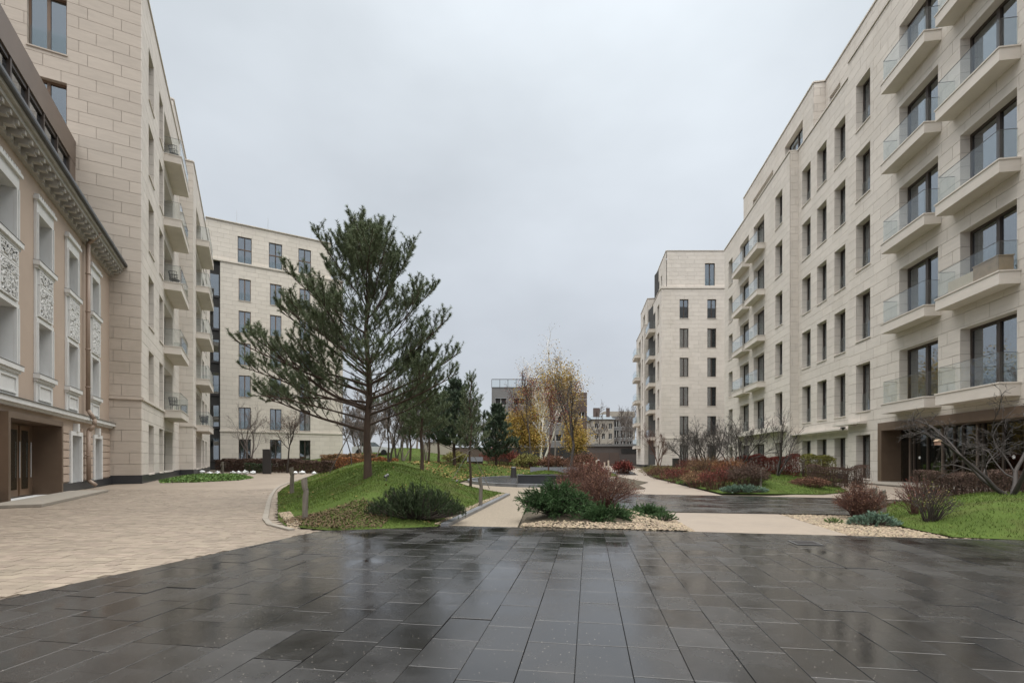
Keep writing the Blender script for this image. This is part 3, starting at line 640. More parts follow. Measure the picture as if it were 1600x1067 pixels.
for ci, (a, b) in enumerate(cols):
    u0, u1 = pv(a), pv(b); w = u1-u0
    for zi, (z0, z1) in enumerate((wu, wl_)):
        s_ = MB(); t = .16
        s_.box(u0, u0+t, -.07, -.002, z0, z1); s_.box(u1-t, u1, -.07, -.002, z0, z1); s_.box(u0, u1, -.07, -.002, z1, z1+.36 if zi == 0 else z1+.12)
        s_.box(u0+.05, u0+.09, -.1, -.071, z0, z1); s_.box(u1-.09, u1-.05, -.1, -.071, z0, z1)
        s_.box(u0-.05, u1+.05, -.16, -.002, z0-.14, z0-.001); s_.box(u0-.02, u1+.02, -.1, -.002, z0-.22, z0-.141)
        if zi == 0: s_.box(u0-.06, u1+.06, -.14, -.002, z1+.361, z1+.46)
        sur = bP.put('window_surround', s_.mesh('window_surround', 'white'), MP)
        f_ = MB(); f_.box(u0-.05, u1+.05, -.17, -.0, z0-.0005, z0+.012); bP.put('sill_flashing', f_.mesh('sill_flashing', 'metal'), MP, sur)
        bP.window(MP, u0+.16, u1-.16, z0+.013, z1, dep=.3, guard=False, sill=False, curtain=.9 if zi else .2)
    # relief panels between storeys, apron panel below
    pb = MB(); pb.box(u0, u1, -.045, -.002, 5.521, 7.029); bk = bP.put('ornament_field', pb.mesh('ornament_field', 'white'), MP)
    bP.put('relief_panel', rel_big, MP @ T(u0+.15, -.044, 5.58), bk); bP.put('relief_panel', rel_sm, MP @ T(u0+.15, -.044, 6.55), bk)
    ap = MB(); ap.box(u0, u1, -.05, -.002, 2.9, 3.559); apo = bP.put('apron_panel', ap.mesh('apron_panel', 'white'), MP)
    ap = MB()
    for (x0, x1, q0, q1) in ((u0+.2, u1-.2, 3.42, 3.47), (u0+.2, u1-.2, 2.99, 3.04), (u0+.2, u0+.25, 3.041, 3.419), (u1-.25, u1-.2, 3.041, 3.419)): ap.box(x0, x1, -.085, -.051, q0, q1)
    bP.put('moulding', ap.mesh('moulding', 'white'), MP, apo)
    # dentils above upper window
    d_ = MB(); n = 9
    for i in range(n): d_.box(u0+w*(i+.2)/n, u0+w*(i+.8)/n, -.11, -.002, wu[1]+.47, wu[1]+.56)
    bP.put('dentils', d_.mesh('dentils', 'white'), MP)
# ground storey: rusticated bands
gw = [(17.66, 18.9), (20.3, 21.45)]; PO0, PO1 = 12.55, 16.25
ops = [(pv(a)+.12, pv(b)-.12, .25, 2.05) for a, b in gw]+[(pv(PO0), pv(PO1), 0, 2.4)]
wall_ops('ground_wall', 0, 2.62, ops, 'pink', .4)
z = .36; k = 0
while z < 2.3:
    zt = z+.29
    for (a, b) in ((PO1+.02, gw[0][0]), (gw[0][1], 19.15), (19.15, gw[1][0]), (gw[1][1], 22.84), (YP+.2, PO0-.02)):
        q = MB(); q.box(pv(a)+.02, pv(b)-.02, -.05, -.002, z, zt-.035); bP.put('rusticated_block', q.mesh('rusticated_block', 'pink'), MP)
    z = zt; k += 1
q = MB(); q.box(pv(PO1)+.02, LP, -.08, -.002, 0, .3); q.box(.2, pv(PO0)-.02, -.08, -.002, 0, .3); bP.put('plinth', q.mesh('plinth', 'plinth'), MP)
for (a, b) in gw:
    u0, u1 = pv(a), pv(b); q = MB(); q.box(u0, u0+.14, -.1, -.002, .302, 2.05); q.box(u1-.14, u1, -.1, -.002, .302, 2.05); q.box(u0, u1, -.1, -.002, 2.051, 2.2); q.box((u0+u1)/2-.11, (u0+u1)/2+.11, -.15, -.002, 2.201, 2.5)
    bP.put('window_surround', q.mesh('window_surround', 'white'), MP); bP.window(MP, u0+.12, u1-.12, .25, 2.05, dep=.36, guard=False, sill=False, curtain=.9)
q = MB(); q.box(0, LP, -.14, -.002, 2.62, 2.7); q.box(0, LP, -.24, -.002, 2.701, 2.84); bP.put('string_course', q.mesh('string_course', 'white'), MP)
q = MB(); q.box(0, LP, -.27, -.002, 2.841, 2.855); bP.put('flashing', q.mesh('flashing', 'metal'), MP)
# cornice with brackets
q = MB(); q.box(0, LP, -.12, -.002, 9.75, 9.9); q.box(0, LP, -.5, -.002, 10.06, 10.2); q.box(0, LP, -.58, -.002, 10.201, 10.3); co = bP.put('cornice', q.mesh('cornice', 'stucco_grey'), MP)
br = MB(); br.box(0, .16, -.4, -.121, 9.86, 10.058); br.box(0, .16, -.2, -.121, 9.76, 9.859); br.box(.02, .14, -.47, -.401, 9.93, 10.058); brm = br.mesh('bracket', 'stucco_grey')
u = .2
while u < LP-.2:
    bP.put('bracket', brm, MP @ T(u, 0, 0), co); u += .46
q = MB(); q.box(0, LP, -.68, -.3, 10.301, 10.33); q.box(0, LP, -.69, -.66, 10.331, 10.42); bP.put('gutter', q.mesh('gutter', 'metal'), MP)
q = MB(); q.box(0, LP, -.3, 6, 10.331, 10.36); bP.put('terrace', q.mesh('terrace', 'farconc'), MP)
# bronze attic
at = MB(); at.box(0, LP, 1.2, 1.3, 14.6, 15.7); at.box(0, LP, 1.3, 6, 15.5, 15.68); ato = bP.put('attic_fascia', at.mesh('attic_fascia', 'bronze_light'), MP)
q = MB(); q.box(LP-.75, LP-.01, 1.21, 1.3, 10.36, 14.6); bP.put('attic_pilaster', q.mesh('attic_pilaster', 'bronze_light'), MP)
u = LP-.75; i = 0
while u > 1:
    wv = 1.5; g_ = MB(); g_.box(u-wv, u-.12, 1.32, 1.33, 10.4, 14.5); f_ = MB()
    f_.box(u-.12, u, 1.22, 1.42, 10.36, 14.6); f_.box(u-wv, u-.12, 1.26, 1.4, 14.45, 14.6); f_.box(u-wv, u-.12, 1.26, 1.4, 10.36, 10.5); fo = bP.put('attic_window', f_.mesh('attic_window', 'frame'), MP); bP.put('pane', g_.mesh('pane', 'glass'), MP, fo); u -= wv
q = MB(); q.box(0, LP-.8, 1.0, 1.012, 10.36, 11.4); bP.put('glass_railing', q.mesh('glass_railing', 'guard'), MP)
q = MB(); q.box(0, LP-1, 2.2, 5.5, 0.0, 15.4); bP.put('interior', q.mesh('interior', 'interior'), MP)
# bronze portal
q = MB(); a, b = pv(PO0), pv(PO1)
q.box(a-.02, a+.12, -.28, .55, 0, 2.42); q.box(b-.12, b+.02, -.28, .55, 0, 2.42); q.box(a+.12, b-.12, -.28, .55, 2.26, 2.42); q.box(a+.12, b-.12, .45, .55, 0, 2.26)
po = bP.put('entrance_portal', q.mesh('entrance_portal', 'copper'), MP)
for i in range(4):
    x0 = a+.3+i*.85; q = MB(); q.box(x0, x0+.72, .38, .445, .05, 2.2); do = bP.put('door_leaf', q.mesh('door_leaf', 'frame_w'), MP, po)
    q = MB(); q.box(x0+.12, x0+.6, .365, .378, .25, 2.05); bP.put('pane', q.mesh('pane', 'doorglass'), MP, po)
    q = MB(); q.cyl((x0+.66, .32, .6), (x0+.66, .32, 1.7), .014, .014, 8); bP.put('door_handle', q.mesh('door_handle', 'steel'), MP, po)
q = MB(); q.box(pv(11.2), pv(16.9), -1.35, -.29, .004, .07); bP.put('doorstep', q.mesh('doorstep', 'kerb'), MP, po)
# downpipe
q = MB(); ud = pv(19.25)
q.cyl((ud, -.55, 10.25), (ud, -.16, 9.7), .07, .07); q.cyl((ud, -.16, 9.72), (ud, -.16, 3.1), .075, .075); q.cyl((ud, -.16, 3.12), (ud, -.36, 2.75), .075, .075); q.cyl((ud, -.36, 2.77), (ud, -.36, 2.5), .075, .075); q.cyl((ud, -.36, 2.52), (ud, -.18, 2.3), .075, .075); q.cyl((ud, -.18, 2.32), (ud, -.18, .3), .075, .075); q.cyl((ud, -.18, .32), (ud, -.42, .12), .075, .07)
for z in (8.5, 7, 5.5, 4, 1.3): q.cyl((ud, -.16, z), (ud, -.16, z+.05), .09, .09)
bP.put('downpipe', q.mesh('downpipe', 'pipe', True), MP)
bP.finish()
# ============================================================ ground
def poly_sheet(name, pts, z, m):
    b = MB(); 
    from mathutils.geometry import tessellate_polygon
    tr = tessellate_polygon([[Vector((p[0], p[1], 0)) for p in pts]])
    b.v = [(p[0], p[1], z) for p in pts]
    for t in tr:
        a, c, d = (Vector(b.v[i]) for i in t)
        b.f.append(tuple(t) if (c-a).cross(d-a).z > 0 else tuple(reversed(t)))
    return b.mesh(name, m)
b = MB(); b.quad((-900, -300, -.06), (900, -300, -.06), (900, 1500, -.06), (-900, 1500, -.06)); struct('ground', b.mesh('ground', 'mulch'))
def inside(x, y, P):
    c = False; n = len(P); j = n-1
    for i in range(n):
        if ((P[i][1] > y) != (P[j][1] > y)) and (x < (P[j][0]-P[i][0])*(y-P[i][1])/(P[j][1]-P[i][1])+P[i][0]): c = not c
        j = i
    return c
def inside_np(X, Y, P):
    c = np.zeros(X.shape, bool); n = len(P); j = n-1
    for i in range(n):
        if P[i][1] != P[j][1]:
            c ^= ((P[i][1] > Y) != (P[j][1] > Y)) & (X < (P[j][0]-P[i][0])*(Y-P[i][1])/(P[j][1]-P[i][1])+P[i][0])
        j = i
    return c
def dist_np(X, Y, P, closed=True):
    d = np.full(X.shape, 1e9); n = len(P)
    for i in range(n if closed else n-1):
        ax, ay = P[i]; bx, by = P[(i+1) % n]; dx, dy = bx-ax, by-ay; l = dx*dx+dy*dy
        t = np.clip(((X-ax)*dx+(Y-ay)*dy)/l, 0, 1); d = np.minimum(d, np.hypot(X-ax-t*dx, Y-ay-t*dy))
    return d
def clip_half(poly, a, b):
    "keep the left of a->b"
    out = []; n = len(poly)
    def s(p): return (b[0]-a[0])*(p[1]-a[1])-(b[1]-a[1])*(p[0]-a[0])
    for i in range(n):
        p, q = poly[i], poly[(i+1) % n]; sp, sq = s(p), s(q)
        if sp >= 0: out.append(p)
        if (sp >= 0) != (sq >= 0):
            t = sp/(sp-sq); out.append((p[0]+t*(q[0]-p[0]), p[1]+t*(q[1]-p[1])))
    return out
def clip_convex(poly, C):
    for i in range(len(C)):
        poly = clip_half(poly, C[i], C[(i+1) % len(C)])
        if len(poly) < 3: return []
    return poly
def parea(p): return abs(sum(p[i][0]*p[(i+1) % len(p)][1]-p[(i+1) % len(p)][0]*p[i][1] for i in range(len(p))))/2
PLAZA = [(-6.05, -2.2), (16.5, -2.2), (16.5, 5.3), (-1.0, 8.5), (-3.1, 7.87)]
BAND = [(2.6, 11.0), (7.4, 10.25), (9.2, 11.2), (10.1, 12.9), (9.7, 14.7), (3.4, 16.6), (2.2, 16.7)]
def slabs(name, C, ang, sw, sl, m, nparts, seed, tilt, jm='plinth', piece='slab', phase=0):
    r = random.Random(seed)
    root = struct(name, poly_sheet(name, C, -.022, jm))
    ca, sa = math.cos(ang), math.sin(ang); ex = Vector((ca, -sa)); ey = Vector((sa, ca))   # ey leans right going away
    us = [ex.x*p[0]+ex.y*p[1] for p in C]; vs = [ey.x*p[0]+ey.y*p[1] for p in C]
    g = .0021; cells = []
    u = math.floor(min(us)/sw)*sw+phase
    while u < max(us):
        v = math.floor(min(vs)/sl)*sl-r.choice([0, .5, .25, .5, .33])*sl
        while v < max(vs):
            l = sl*r.choice([1, 1, 1, .8, 1.15])
            q = [(ex*a+ey*b) for a, b in ((u+g, v+g), (u+sw-g, v+g), (u+sw-g, v+l-g), (u+g, v+l-g))]
            q = [(p.x, p.y) for p in q]; c = clip_convex(q, C)
            if len(c) >= 3 and parea(c) > .004: cells.append(c)
            v += l
        u += sw
    sc_ = [pxarea([(p[0], p[1], 0) for p in c]) for c in cells]; order = sorted(range(len(cells)), key=lambda i: -sc_[i])
    rest = MB()
    for n_, i in enumerate(order):
        c = cells[i]; cx = sum(p[0] for p in c)/len(c); cy = sum(p[1] for p in c)/len(c)
        tx, ty, dz = r.gauss(0, tilt), r.gauss(0, tilt), r.gauss(-.002, .0013)
        zz = lambda x, y: dz+tx*(x-cx)+ty*(y-cy)
        b = MB() if n_ < nparts and sc_[i] > 20 else rest
        j = len(b.v); n = len(c); ins = .0016
        def inset(p):
            dx, dy = cx-p[0], cy-p[1]; l = math.hypot(dx, dy); return (p[0]+dx/l*ins*1.4, p[1]+dy/l*ins*1.4)
        ti = [inset(p) for p in c]
        b.v += [(p[0], p[1], -.021) for p in c]+[(p[0], p[1], zz(*p)-.0012) for p in c]+[(p[0], p[1], zz(*p)) for p in ti]
        for k in range(n):
            k1 = (k+1) % n; b.f += [(j+k, j+k1, j+n+k1, j+n+k), (j+n+k, j+n+k1, j+2*n+k1, j+2*n+k)]
        b.f.append(tuple(j+2*n+k for k in range(n)))
        if b is not rest: put(piece, b.mesh(piece, m), root)
    if rest.f: o = put(piece+'_field', rest.mesh(piece+'_field', m), root); o['kind'] = 'stuff'
    return root
ANG = math.atan(.158)
slabs('plaza', PLAZA, ANG, .309, .42, 'slab', 300, 1, .0028, phase=-.075)
slabs('crossing', BAND, ANG+math.radians(90), .34, .62, 'slab', 200, 2, .002)
slabs('far_crossing', [(6.0, 38), (9.6, 37), (11.6, 47), (7.6, 48)], ANG, .6, 1.2, 'slab', 60, 3, .002)
# beige paved drive
DRIVE = [(-3.1, 7.87), (-3.9, 8.3), (-4.55, 9.3), (-8.05, 16.8), (-10.65, 23.6), (-16.7, 43), (-22, 47), (-29, 45), (-23, 33), (-18.0, 23.5), (-18.9, 22.9), (-13.07, 12), (-6.7, .2), (-6.05, -2.2)]
drive = struct('drive', poly_sheet('drive', DRIVE, -.016, 'paverjoint'))
b_ = []; r = random.Random(5); Yv = 2.0
pv_cells = []
edgeA, edgeB = (-3.1, 7.87), (-6.05, -2.2)
while Yv < 30:
    rh = r.choice([.1, .1, .12, .1]); x = -22+r.random()*.3; an = .10
    while x < -3:
        l = r.choice([.12, .16, .2, .2, .24]); g = .0022
        q = [(x+g, Yv+g-an*x), (x+l-g, Yv+g-an*(x+l)), (x+l-g, Yv+rh-g-an*(x+l)), (x+g, Yv+rh-g-an*x)]
        q = [(p[0], p[1]-.35) for p in q]
        cx, cy = sum(p[0] for p in q)/4, sum(p[1] for p in q)/4; x += l
        if cy < 2 or cy > 19 or abs(cx) > 1.25*cy+1: continue
        c = clip_half(q, edgeB, edgeA)
        if len(c) >= 3 and inside(cx-.02, cy, DRIVE) and parea(c) > .003: pv_cells.append((pxarea([(p[0], p[1], 0) for p in c]), c))
    Yv += rh
pv_cells.sort(key=lambda t: -t[0]); rest = MB()
for i, (a, c) in enumerate(pv_cells):
    b = MB() if i < 300 else rest; dz = r.gauss(-.004, .0011); j = len(b.v); n = len(c); tx = r.gauss(0, .003); cx = sum(p[0] for p in c)/n
    b.v += [(p[0], p[1], -.015) for p in c]+[(p[0], p[1], min(dz+tx*(p[0]-cx), .004)) for p in c]
    for k in range(n): b.f.append((j+k, j+(k+1) % n, j+n+(k+1) % n, j+n+k))
    b.f.append(tuple(j+n+k for k in range(n)))
    if i < 300: put('paver', b.mesh('paver', 'paver'), drive)
o = put('paver_field', rest.mesh('paver_field', 'paver'), drive); o['kind'] = 'stuff'
far_drive = [(-9.0, 18.9), (-10.65, 23.6), (-16.7, 43), (-22, 47), (-29, 45), (-23, 33), (-18.0, 23.5), (-18.6, 22.8), (-16.6, 18.9)]
put('far_paving', poly_sheet('far_paving', far_drive, -.003, 'paver'), drive)
# concrete path
PATH = [(2.95, 7.75), (5.2, 7.34), (5.75, 10.4), (6.95, 16.2), (9.1, 32), (17.0, 64), (18.5, 92), (11, 92), (9.4, 60), (6.0, 29), (4.1, 16.5), (3.2, 10.3)]
struct('path', poly_sheet('path', PATH, -.026, 'concrete'))
struct('forecourt', poly_sheet('forecourt', [(7.5, 15.4), (10.3, 14.6), (16.9, 12.6), (17.3, 15), (18.6, 24.5), (16, 25), (11.5, 17.4)], -.03, 'concrete'))
GPATH = [(-1.2, 8.42), (.08, 8.28), (.35, 12), (.5, 15.3), (1.0, 16.8), (2.4, 17.6), (4.7, 18.6), (5.0, 21.5), (1.4, 21.2), (-1.0, 22.8), (-2.1, 25.2), (-2.7, 25), (-1.9, 21.5), (-.8, 18.2), (-.05, 16.6), (-.75, 11.5)]
struct('gravel_path', poly_sheet('gravel_path', GPATH, -.03, 'gravel'))
# kerb along the drive
def strip(name, line, w, z0, z1, m, parent=None, seg=.9, gap=.008, piece='kerb_stone'):
    pts = [Vector((p[0], p[1], 0)) for p in line]; L = [0]
    for i in range(1, len(pts)): L.append(L[-1]+(pts[i]-pts[i-1]).length)
    def at(s):
        for i in range(1, len(pts)):
            if s <= L[i] or i == len(pts)-1:
                t = (s-L[i-1])/(L[i]-L[i-1]); return pts[i-1].lerp(pts[i], t), (pts[i]-pts[i-1]).normalized()
    root = struct(name, None) if parent is None else parent; s = 0
    while s < L[-1]-.05:
        e = min(s+seg, L[-1]); p, d = at(s+.001); q, d2 = at(e-.001); n1 = Vector((-d.y, d.x, 0))*w; n2 = Vector((-d2.y, d2.x, 0))*w; dd = (q-p).normalized()*gap
        b = MB(); b.prism([tuple((p+dd)[:2]), tuple((q-dd)[:2]), tuple((q-dd+n2)[:2]), tuple((p+dd+n1)[:2])], z0, z1); put(piece, b.mesh(piece, m), root); s = e
    return root
def smooth(line, n=4):
    out = []; P = [np.array(p, float) for p in line]
    for i in range(len(P)-1):
        p0 = P[max(i-1, 0)]; p1 = P[i]; p2 = P[i+1]; p3 = P[min(i+2, len(P)-1)]
        for k in range(n):
            t = k/n; out.append(tuple(.5*((2*p1)+(-p0+p2)*t+(2*p0-5*p1+4*p2-p3)*t*t+(-p0+3*p1-3*p2+p3)*t**3)))
    out.append(tuple(P[-1])); return out
strip('drive_kerb', smooth([(-3.55, 7.95), (-4.35, 8.75), (-5.0, 10.0), (-8.2, 16.8), (-10.85, 23.6), (-16.9, 43)]), .1, -.05, .025, 'kerb', seg=.95)
strip('gravel_path_edging', [(-1.12, 8.55), (-.72, 11.4), (-.06, 16.2)], .14, -.05, .03, 'slate', seg=.8, piece='edging_stone')
# ---- ring terrace
RC = (1.4, 26.4); RX, RY = 3.8, 5.8
ring = [(RC[0]+RX*math.cos(a), RC[1]+RY*math.sin(a)) for a in np.linspace(0, 2*math.pi, 49)[:-1]]
terr = struct('ring_terrace', poly_sheet('ring_terrace', [(RC[0]+(RX-.2)*math.cos(a), RC[1]+(RY-.2)*math.sin(a)) for a in np.linspace(0, 2*math.pi, 48, endpoint=False)], .02, 'plinth'))
for i in range(28):
    x0 = -5.5+i*.39; hl = (RX-.25)*math.sqrt(max(0, 1-((x0+.2)/(RY-.25))**2)); b = MB(); b.box(-hl, hl, x0+.02, x0+.37, .03, .06); put('plank', b.mesh('plank', 'deck'), terr, T(RC[0], RC[1], 0))
strip('terrace_kerb', ring+[ring[0]], .22, -.05, .11, 'slate', seg=1.2)
# ---- lawns as height fields
LAWN = [(-4.5, 9.35), (-3.95, 8.5), (-2.95, 7.95), (-2.0, 8.22), (-1.3, 8.45), (-.95, 11.4), (-.2, 16.4), (-.95, 18.2), (-2.05, 21.5), (-2.8, 25.2), (-2.6, 28.5), (-1.5, 31.8), (1.4, 32.6), (4.4, 31.8), (7.4, 34), (8.5, 40), (9.6, 60), (-2, 74), (-30, 80), (-30, 60), (-17.0, 43), (-10.75, 23.6), (-8.1, 16.8)]
def sstep(t): t = np.clip(t, 0, 1); return t*t*(3-2*t)
def fbm(X, Y, s=1.0):
    return (np.sin(X*1.3*s+1.7)*np.cos(Y*1.1*s+.3)+.5*np.sin(X*2.9*s+Y*1.7*s)+.25*np.sin(X*5.1*s-Y*4.3*s+2))/1.75
def lawn_h(X, Y):
    X = np.asarray(X, float); Y = np.asarray(Y, float)
    d = dist_np(X, Y, LAWN); h = 1.02*sstep((d+.1)/3.9)*np.where(Y < 30, 1, 1-.35*sstep((Y-30)/12))
    h = h*(1-.55*sstep((X+5-.1*(Y-20))/5.5)*sstep((Y-19)/6))
    h += .05*fbm(X, Y)*sstep(d/1.2)+2.1*sstep((Y-44)/24)*np.exp(-((X+15)/9)**2)
    return np.where(inside_np(X, Y, LAWN), h, 0)+.0
def heightfield(name, P, hf, m, st, z0=-.03):
    xs = np.arange(min(p[0] for p in P)-st, max(p[0] for p in P)+2*st, st); ys = np.arange(min(p[1] for p in P)-st, max(p[1] for p in P)+2*st, st)
    X, Y = np.meshgrid(xs, ys); ins = inside_np(X, Y, P); d = dist_np(X, Y, P)
    # pull near-outside nodes onto the outline
    Z = np.where(ins, hf(X, Y)+.0, -.006)
    keep = ins | (d < st*1.45); n_ = len(P); bd = np.full(X.shape, 1e9); QX, QY = X.copy(), Y.copy()
    for i in range(n_):
        ax, ay = P[i]; bx, by = P[(i+1) % n_]; dx, dy = bx-ax, by-ay; t = np.clip(((X-ax)*dx+(Y-ay)*dy)/(dx*dx+dy*dy), 0, 1); cx, cy = ax+t*dx, ay+t*dy; dd = np.hypot(X-cx, Y-cy); q = dd < bd; bd = np.where(q, dd, bd); QX = np.where(q, cx, QX); QY = np.where(q, cy, QY)
    X = np.where(ins, X, QX); Y = np.where(ins, Y, QY); H, Wd = X.shape; idx = np.arange(H*Wd).reshape(H, Wd)
    q = keep[:-1, :-1] & keep[1:, :-1] & keep[:-1, 1:] & keep[1:, 1:]
    F = np.stack([idx[:-1, :-1][q], idx[:-1, 1:][q], idx[1:, 1:][q], idx[1:, :-1][q]], 1)
    used = np.unique(F); mp = np.zeros(H*Wd, int); mp[used] = np.arange(len(used))
    V = np.stack([X.ravel(), Y.ravel(), Z.ravel()], 1)[used]
    return npmesh(name, V, mp[F], m, True)
lawn = struct('lawn', heightfield('lawn', [p for p in LAWN], lawn_h, 'grassbase', .22))
RLAWN = [(6.6, 7.3), (7.45, 6.98), (11, 6.33), (16, 5.42), (17, 9), (14.5, 12), (10.5, 13.3), (8.2, 11.2), (6.9, 9.4)]
def rlawn_h(X, Y): return .42*sstep(dist_np(X, Y, RLAWN)/2.2)+.02*fbm(X, Y)
struct('lawn_bank', heightfield('lawn_bank', RLAWN, rlawn_h, 'grassbase', .15))
RBED = [(7.2, 16.7), (10.4, 16.3), (12.2, 17.6), (15.8, 24.0), (19.3, 28), (20.3, 33), (21.5, 45), (22.5, 52), (19.5, 64), (17.3, 63), (9.6, 33), (8.0, 22.5)]
def rbed_h(X, Y): return .36*sstep(dist_np(X, Y, RBED)/2.5)+.02*fbm(X, Y)
struct('planting_bed', heightfield('planting_bed', RBED, rbed_h, 'grassbase', .25))
ISL = [(.15, 8.3), (2.85, 7.81), (3.1, 10.2), (2.1, 11), (2.1, 16.8), (4.0, 17), (5.8, 29), (8.5, 36), (7.2, 33), (7, 25), (5.8, 22.3), (5.4, 19.6), (3.2, 18.1), (1.4, 16.6), (.7, 15), (.5, 12)]
def isl_h(X, Y): return .16*sstep(dist_np(X, Y, ISL)/1.0)
struct('planted_island', heightfield('planted_island', ISL, isl_h, 'mulch', .12))
def gz(x, y):
    X, Y = np.array([x], float), np.array([y], float)
    for P, h in ((LAWN, lawn_h), (RLAWN, rlawn_h), (RBED, rbed_h), (ISL, isl_h)):
        if inside(x, y, P): return float(h(X, Y)[0])
    return -.05
# ---- scatter: grass, leaves, pebbles
def pts_in(P, n, rng, w=None):
    x0, x1 = min(p[0] for p in P), max(p[0] for p in P); y0, y1 = min(p[1] for p in P), max(p[1] for p in P); out = np.zeros((0, 2))
    while len(out) < n:
        q = rng.uniform((x0, y0), (x1, y1), (n*3, 2)); q = q[inside_np(q[:, 0], q[:, 1], P)]
        if w is not None: q = q[rng.random(len(q)) < w(q)]
        out = np.vstack([out, q])
    return out[:n]
def blades(P, n, hf, rng, hmin=.02, hmax=.055, wd_=.006, w=None):
    p = pts_in(P, n, rng, w); z = hf(p[:, 0], p[:, 1]); a = rng.uniform(0, 6.28, n); h = rng.uniform(hmin, hmax, n); l = rng.normal(0, .022, (n, 2))
    sc_ = np.clip(p[:, 1]/10, 1, 3); dx = np.cos(a)*wd_*sc_; dy = np.sin(a)*wd_*sc_
    V = np.stack([np.stack([p[:, 0]-dx, p[:, 1]-dy, z-.005], 1), np.stack([p[:, 0]+dx, p[:, 1]+dy, z-.005], 1), np.stack([p[:, 0]+l[:, 0], p[:, 1]+l[:, 1], z+h], 1)], 1).reshape(-1, 3)
    return V, np.arange(3*n).reshape(-1, 3)
rng = np.random.default_rng(3)
LNEAR = [p for p in LAWN if p[1] < 30]
V, F = blades(LAWN, 150000, lawn_h, rng, w=lambda q: np.where(q[:, 1] < 22, 1, .12)*np.where((q[:, 1] < 10.4) & (q[:, 0] < -2.2), .25, 1))
o = thing('lawn_grass', 'short damp green grass covering the central mound', 'grass', me=npmesh('lawn_grass', V, F, 'blade'), kind='stuff')
V, F = blades(RLAWN, 26000, rlawn_h, rng); V2, F2_ = blades(RBED, 16000, rbed_h, rng, .02, .06, .006, lambda q: np.where((q[:, 1] < 26) & (q[:, 0] > 9.2), 1, .1))
thing('bank_grass', 'patchy green grass on the low bank beside the bronze entrance', 'grass', me=npmesh('bank_grass', np.vstack([V, V2]), np.vstack([F, F2_+len(V)]), 'blade'), kind='stuff')
def flat_leaves(p, z, rng, smin, smax, tilt=.35):
    n = len(p); a = rng.uniform(0, 6.28, n); s = rng.uniform(smin, smax, n); t = rng.normal(0, tilt, n); t2 = rng.normal(0, tilt, n)
    ex = np.stack([np.cos(a), np.sin(a), t], 1)*s[:, None]; ey = np.stack([-np.sin(a), np.cos(a), t2], 1)*(s*rng.uniform(.5, .8, n))[:, None]; c = np.column_stack([p, z])
    V = np.stack([c-ex, c-ey*.9, c+ex, c+ey*.9], 1).reshape(-1, 3); return V, np.arange(4*n).reshape(-1, 4)
p = pts_in(LAWN, 700, rng, lambda q: np.where(q[:, 1] < 36, 1, .05)); V, F = flat_leaves(p, lawn_h(p[:, 0], p[:, 1])+.05, rng, .02, .04)
LY = [(-6, 27), (-2.9, 26), (-2.6, 29), (-1.4, 32.3), (4.4, 32.6), (8, 42), (2, 48), (-6, 44)]
p = pts_in(LY, 5000, rng); V2, F2_ = flat_leaves(p, lawn_h(p[:, 0], p[:, 1])+.05, rng, .05, .09)
thing('fallen_leaves', 'yellow fallen leaves strewn over the lawn behind the round terrace', 'leaves', me=npmesh('fallen_leaves', np.vstack([V, V2]), np.vstack([F, F2_+len(V)]), 'leaf_y'), kind='stuff')
LIT = [(-4.3, 9.0), (-3.9, 8.5), (-2.9, 7.98), (-2.2, 8.2), (-2.2, 9.1), (-3.0, 9.6), (-4.1, 9.5)]
p = pts_in(LIT, 6500, rng); V, F = flat_leaves(p, lawn_h(p[:, 0], p[:, 1])+rng.uniform(.005, .05, len(p)), rng, .008, .02, .5)
thing('leaf_litter', 'brown leaf litter and mulch at the foot of the grassy mound', 'leaf litter', me=npmesh('leaf_litter', V, F, 'leaf_b'), kind='stuff')
def pebbles(P, n, rng, z, smin=.012, smax=.026, w=None):
    p = pts_in(P, n, rng, w); s = rng.uniform(smin, smax, n); a = rng.uniform(0, 6.28, n); f = rng.uniform(.55, .9, n)
    ex = np.stack([np.cos(a)*s, np.sin(a)*s, rng.normal(0, .15, n)*s], 1); ey = np.stack([-np.sin(a)*s*f, np.cos(a)*s*f, rng.normal(0, .15, n)*s], 1); ez = np.stack([0*s, 0*s, s*.5], 1)
    zz = np.array([z(*q) for q in p]) if callable(z) else np.full(n, z); c = np.column_stack([p, zz])+ez*.6+np.column_stack([np.zeros((n, 2)), rng.uniform(0, .012, n)])
    k = 6; ring_ = [c+ex*math.cos(t)+ey*math.sin(t) for t in np.linspace(0, 2*math.pi, k, endpoint=False)]; r2 = [c+(ex*math.cos(t+.3)+ey*math.sin(t+.3))*.6+ez*.75 for t in np.linspace(0, 2*math.pi, k, endpoint=False)]
    V = np.stack(ring_+r2+[c+ez], 1).reshape(-1, 3); nv = 2*k+1; base = np.arange(n)*nv; F = []
    for i in range(k):
        j = (i+1) % k; F.append(np.stack([base+i, base+j, base+k+j], 1)); F.append(np.stack([base+i, base+k+j, base+k+i], 1)); F.append(np.stack([base+k+i, base+k+j, base+2*k], 1))
    return V, np.concatenate(F)
PB = [([(2.2, 7.95), (2.95, 7.8), (3.25, 10.3), (2.3, 10.5), (1.9, 9.2)], 4200), ([(5.2, 7.39), (7.2, 7.03), (6.7, 7.6), (6.9, 9.3), (7.4, 10.15), (5.8, 10.45)], 5200), ([(.15, 8.33), (2.2, 7.95), (2.2, 8.3), (.2, 8.7)], 1100),
      ([(-1.36, 8.6), (-1.14, 8.6), (-.86, 11.4), (-.2, 16.2), (-.35, 16.3), (-1.05, 11.5)], 1500), ([(-3.6, 8.1), (-3.85, 8.35), (-4.3, 9.2), (-5.0, 10.4), (-4.75, 10.4), (-4.1, 9.2), (-3.7, 8.5)], 900)]
Vs, Fs, nn = [], [], 0
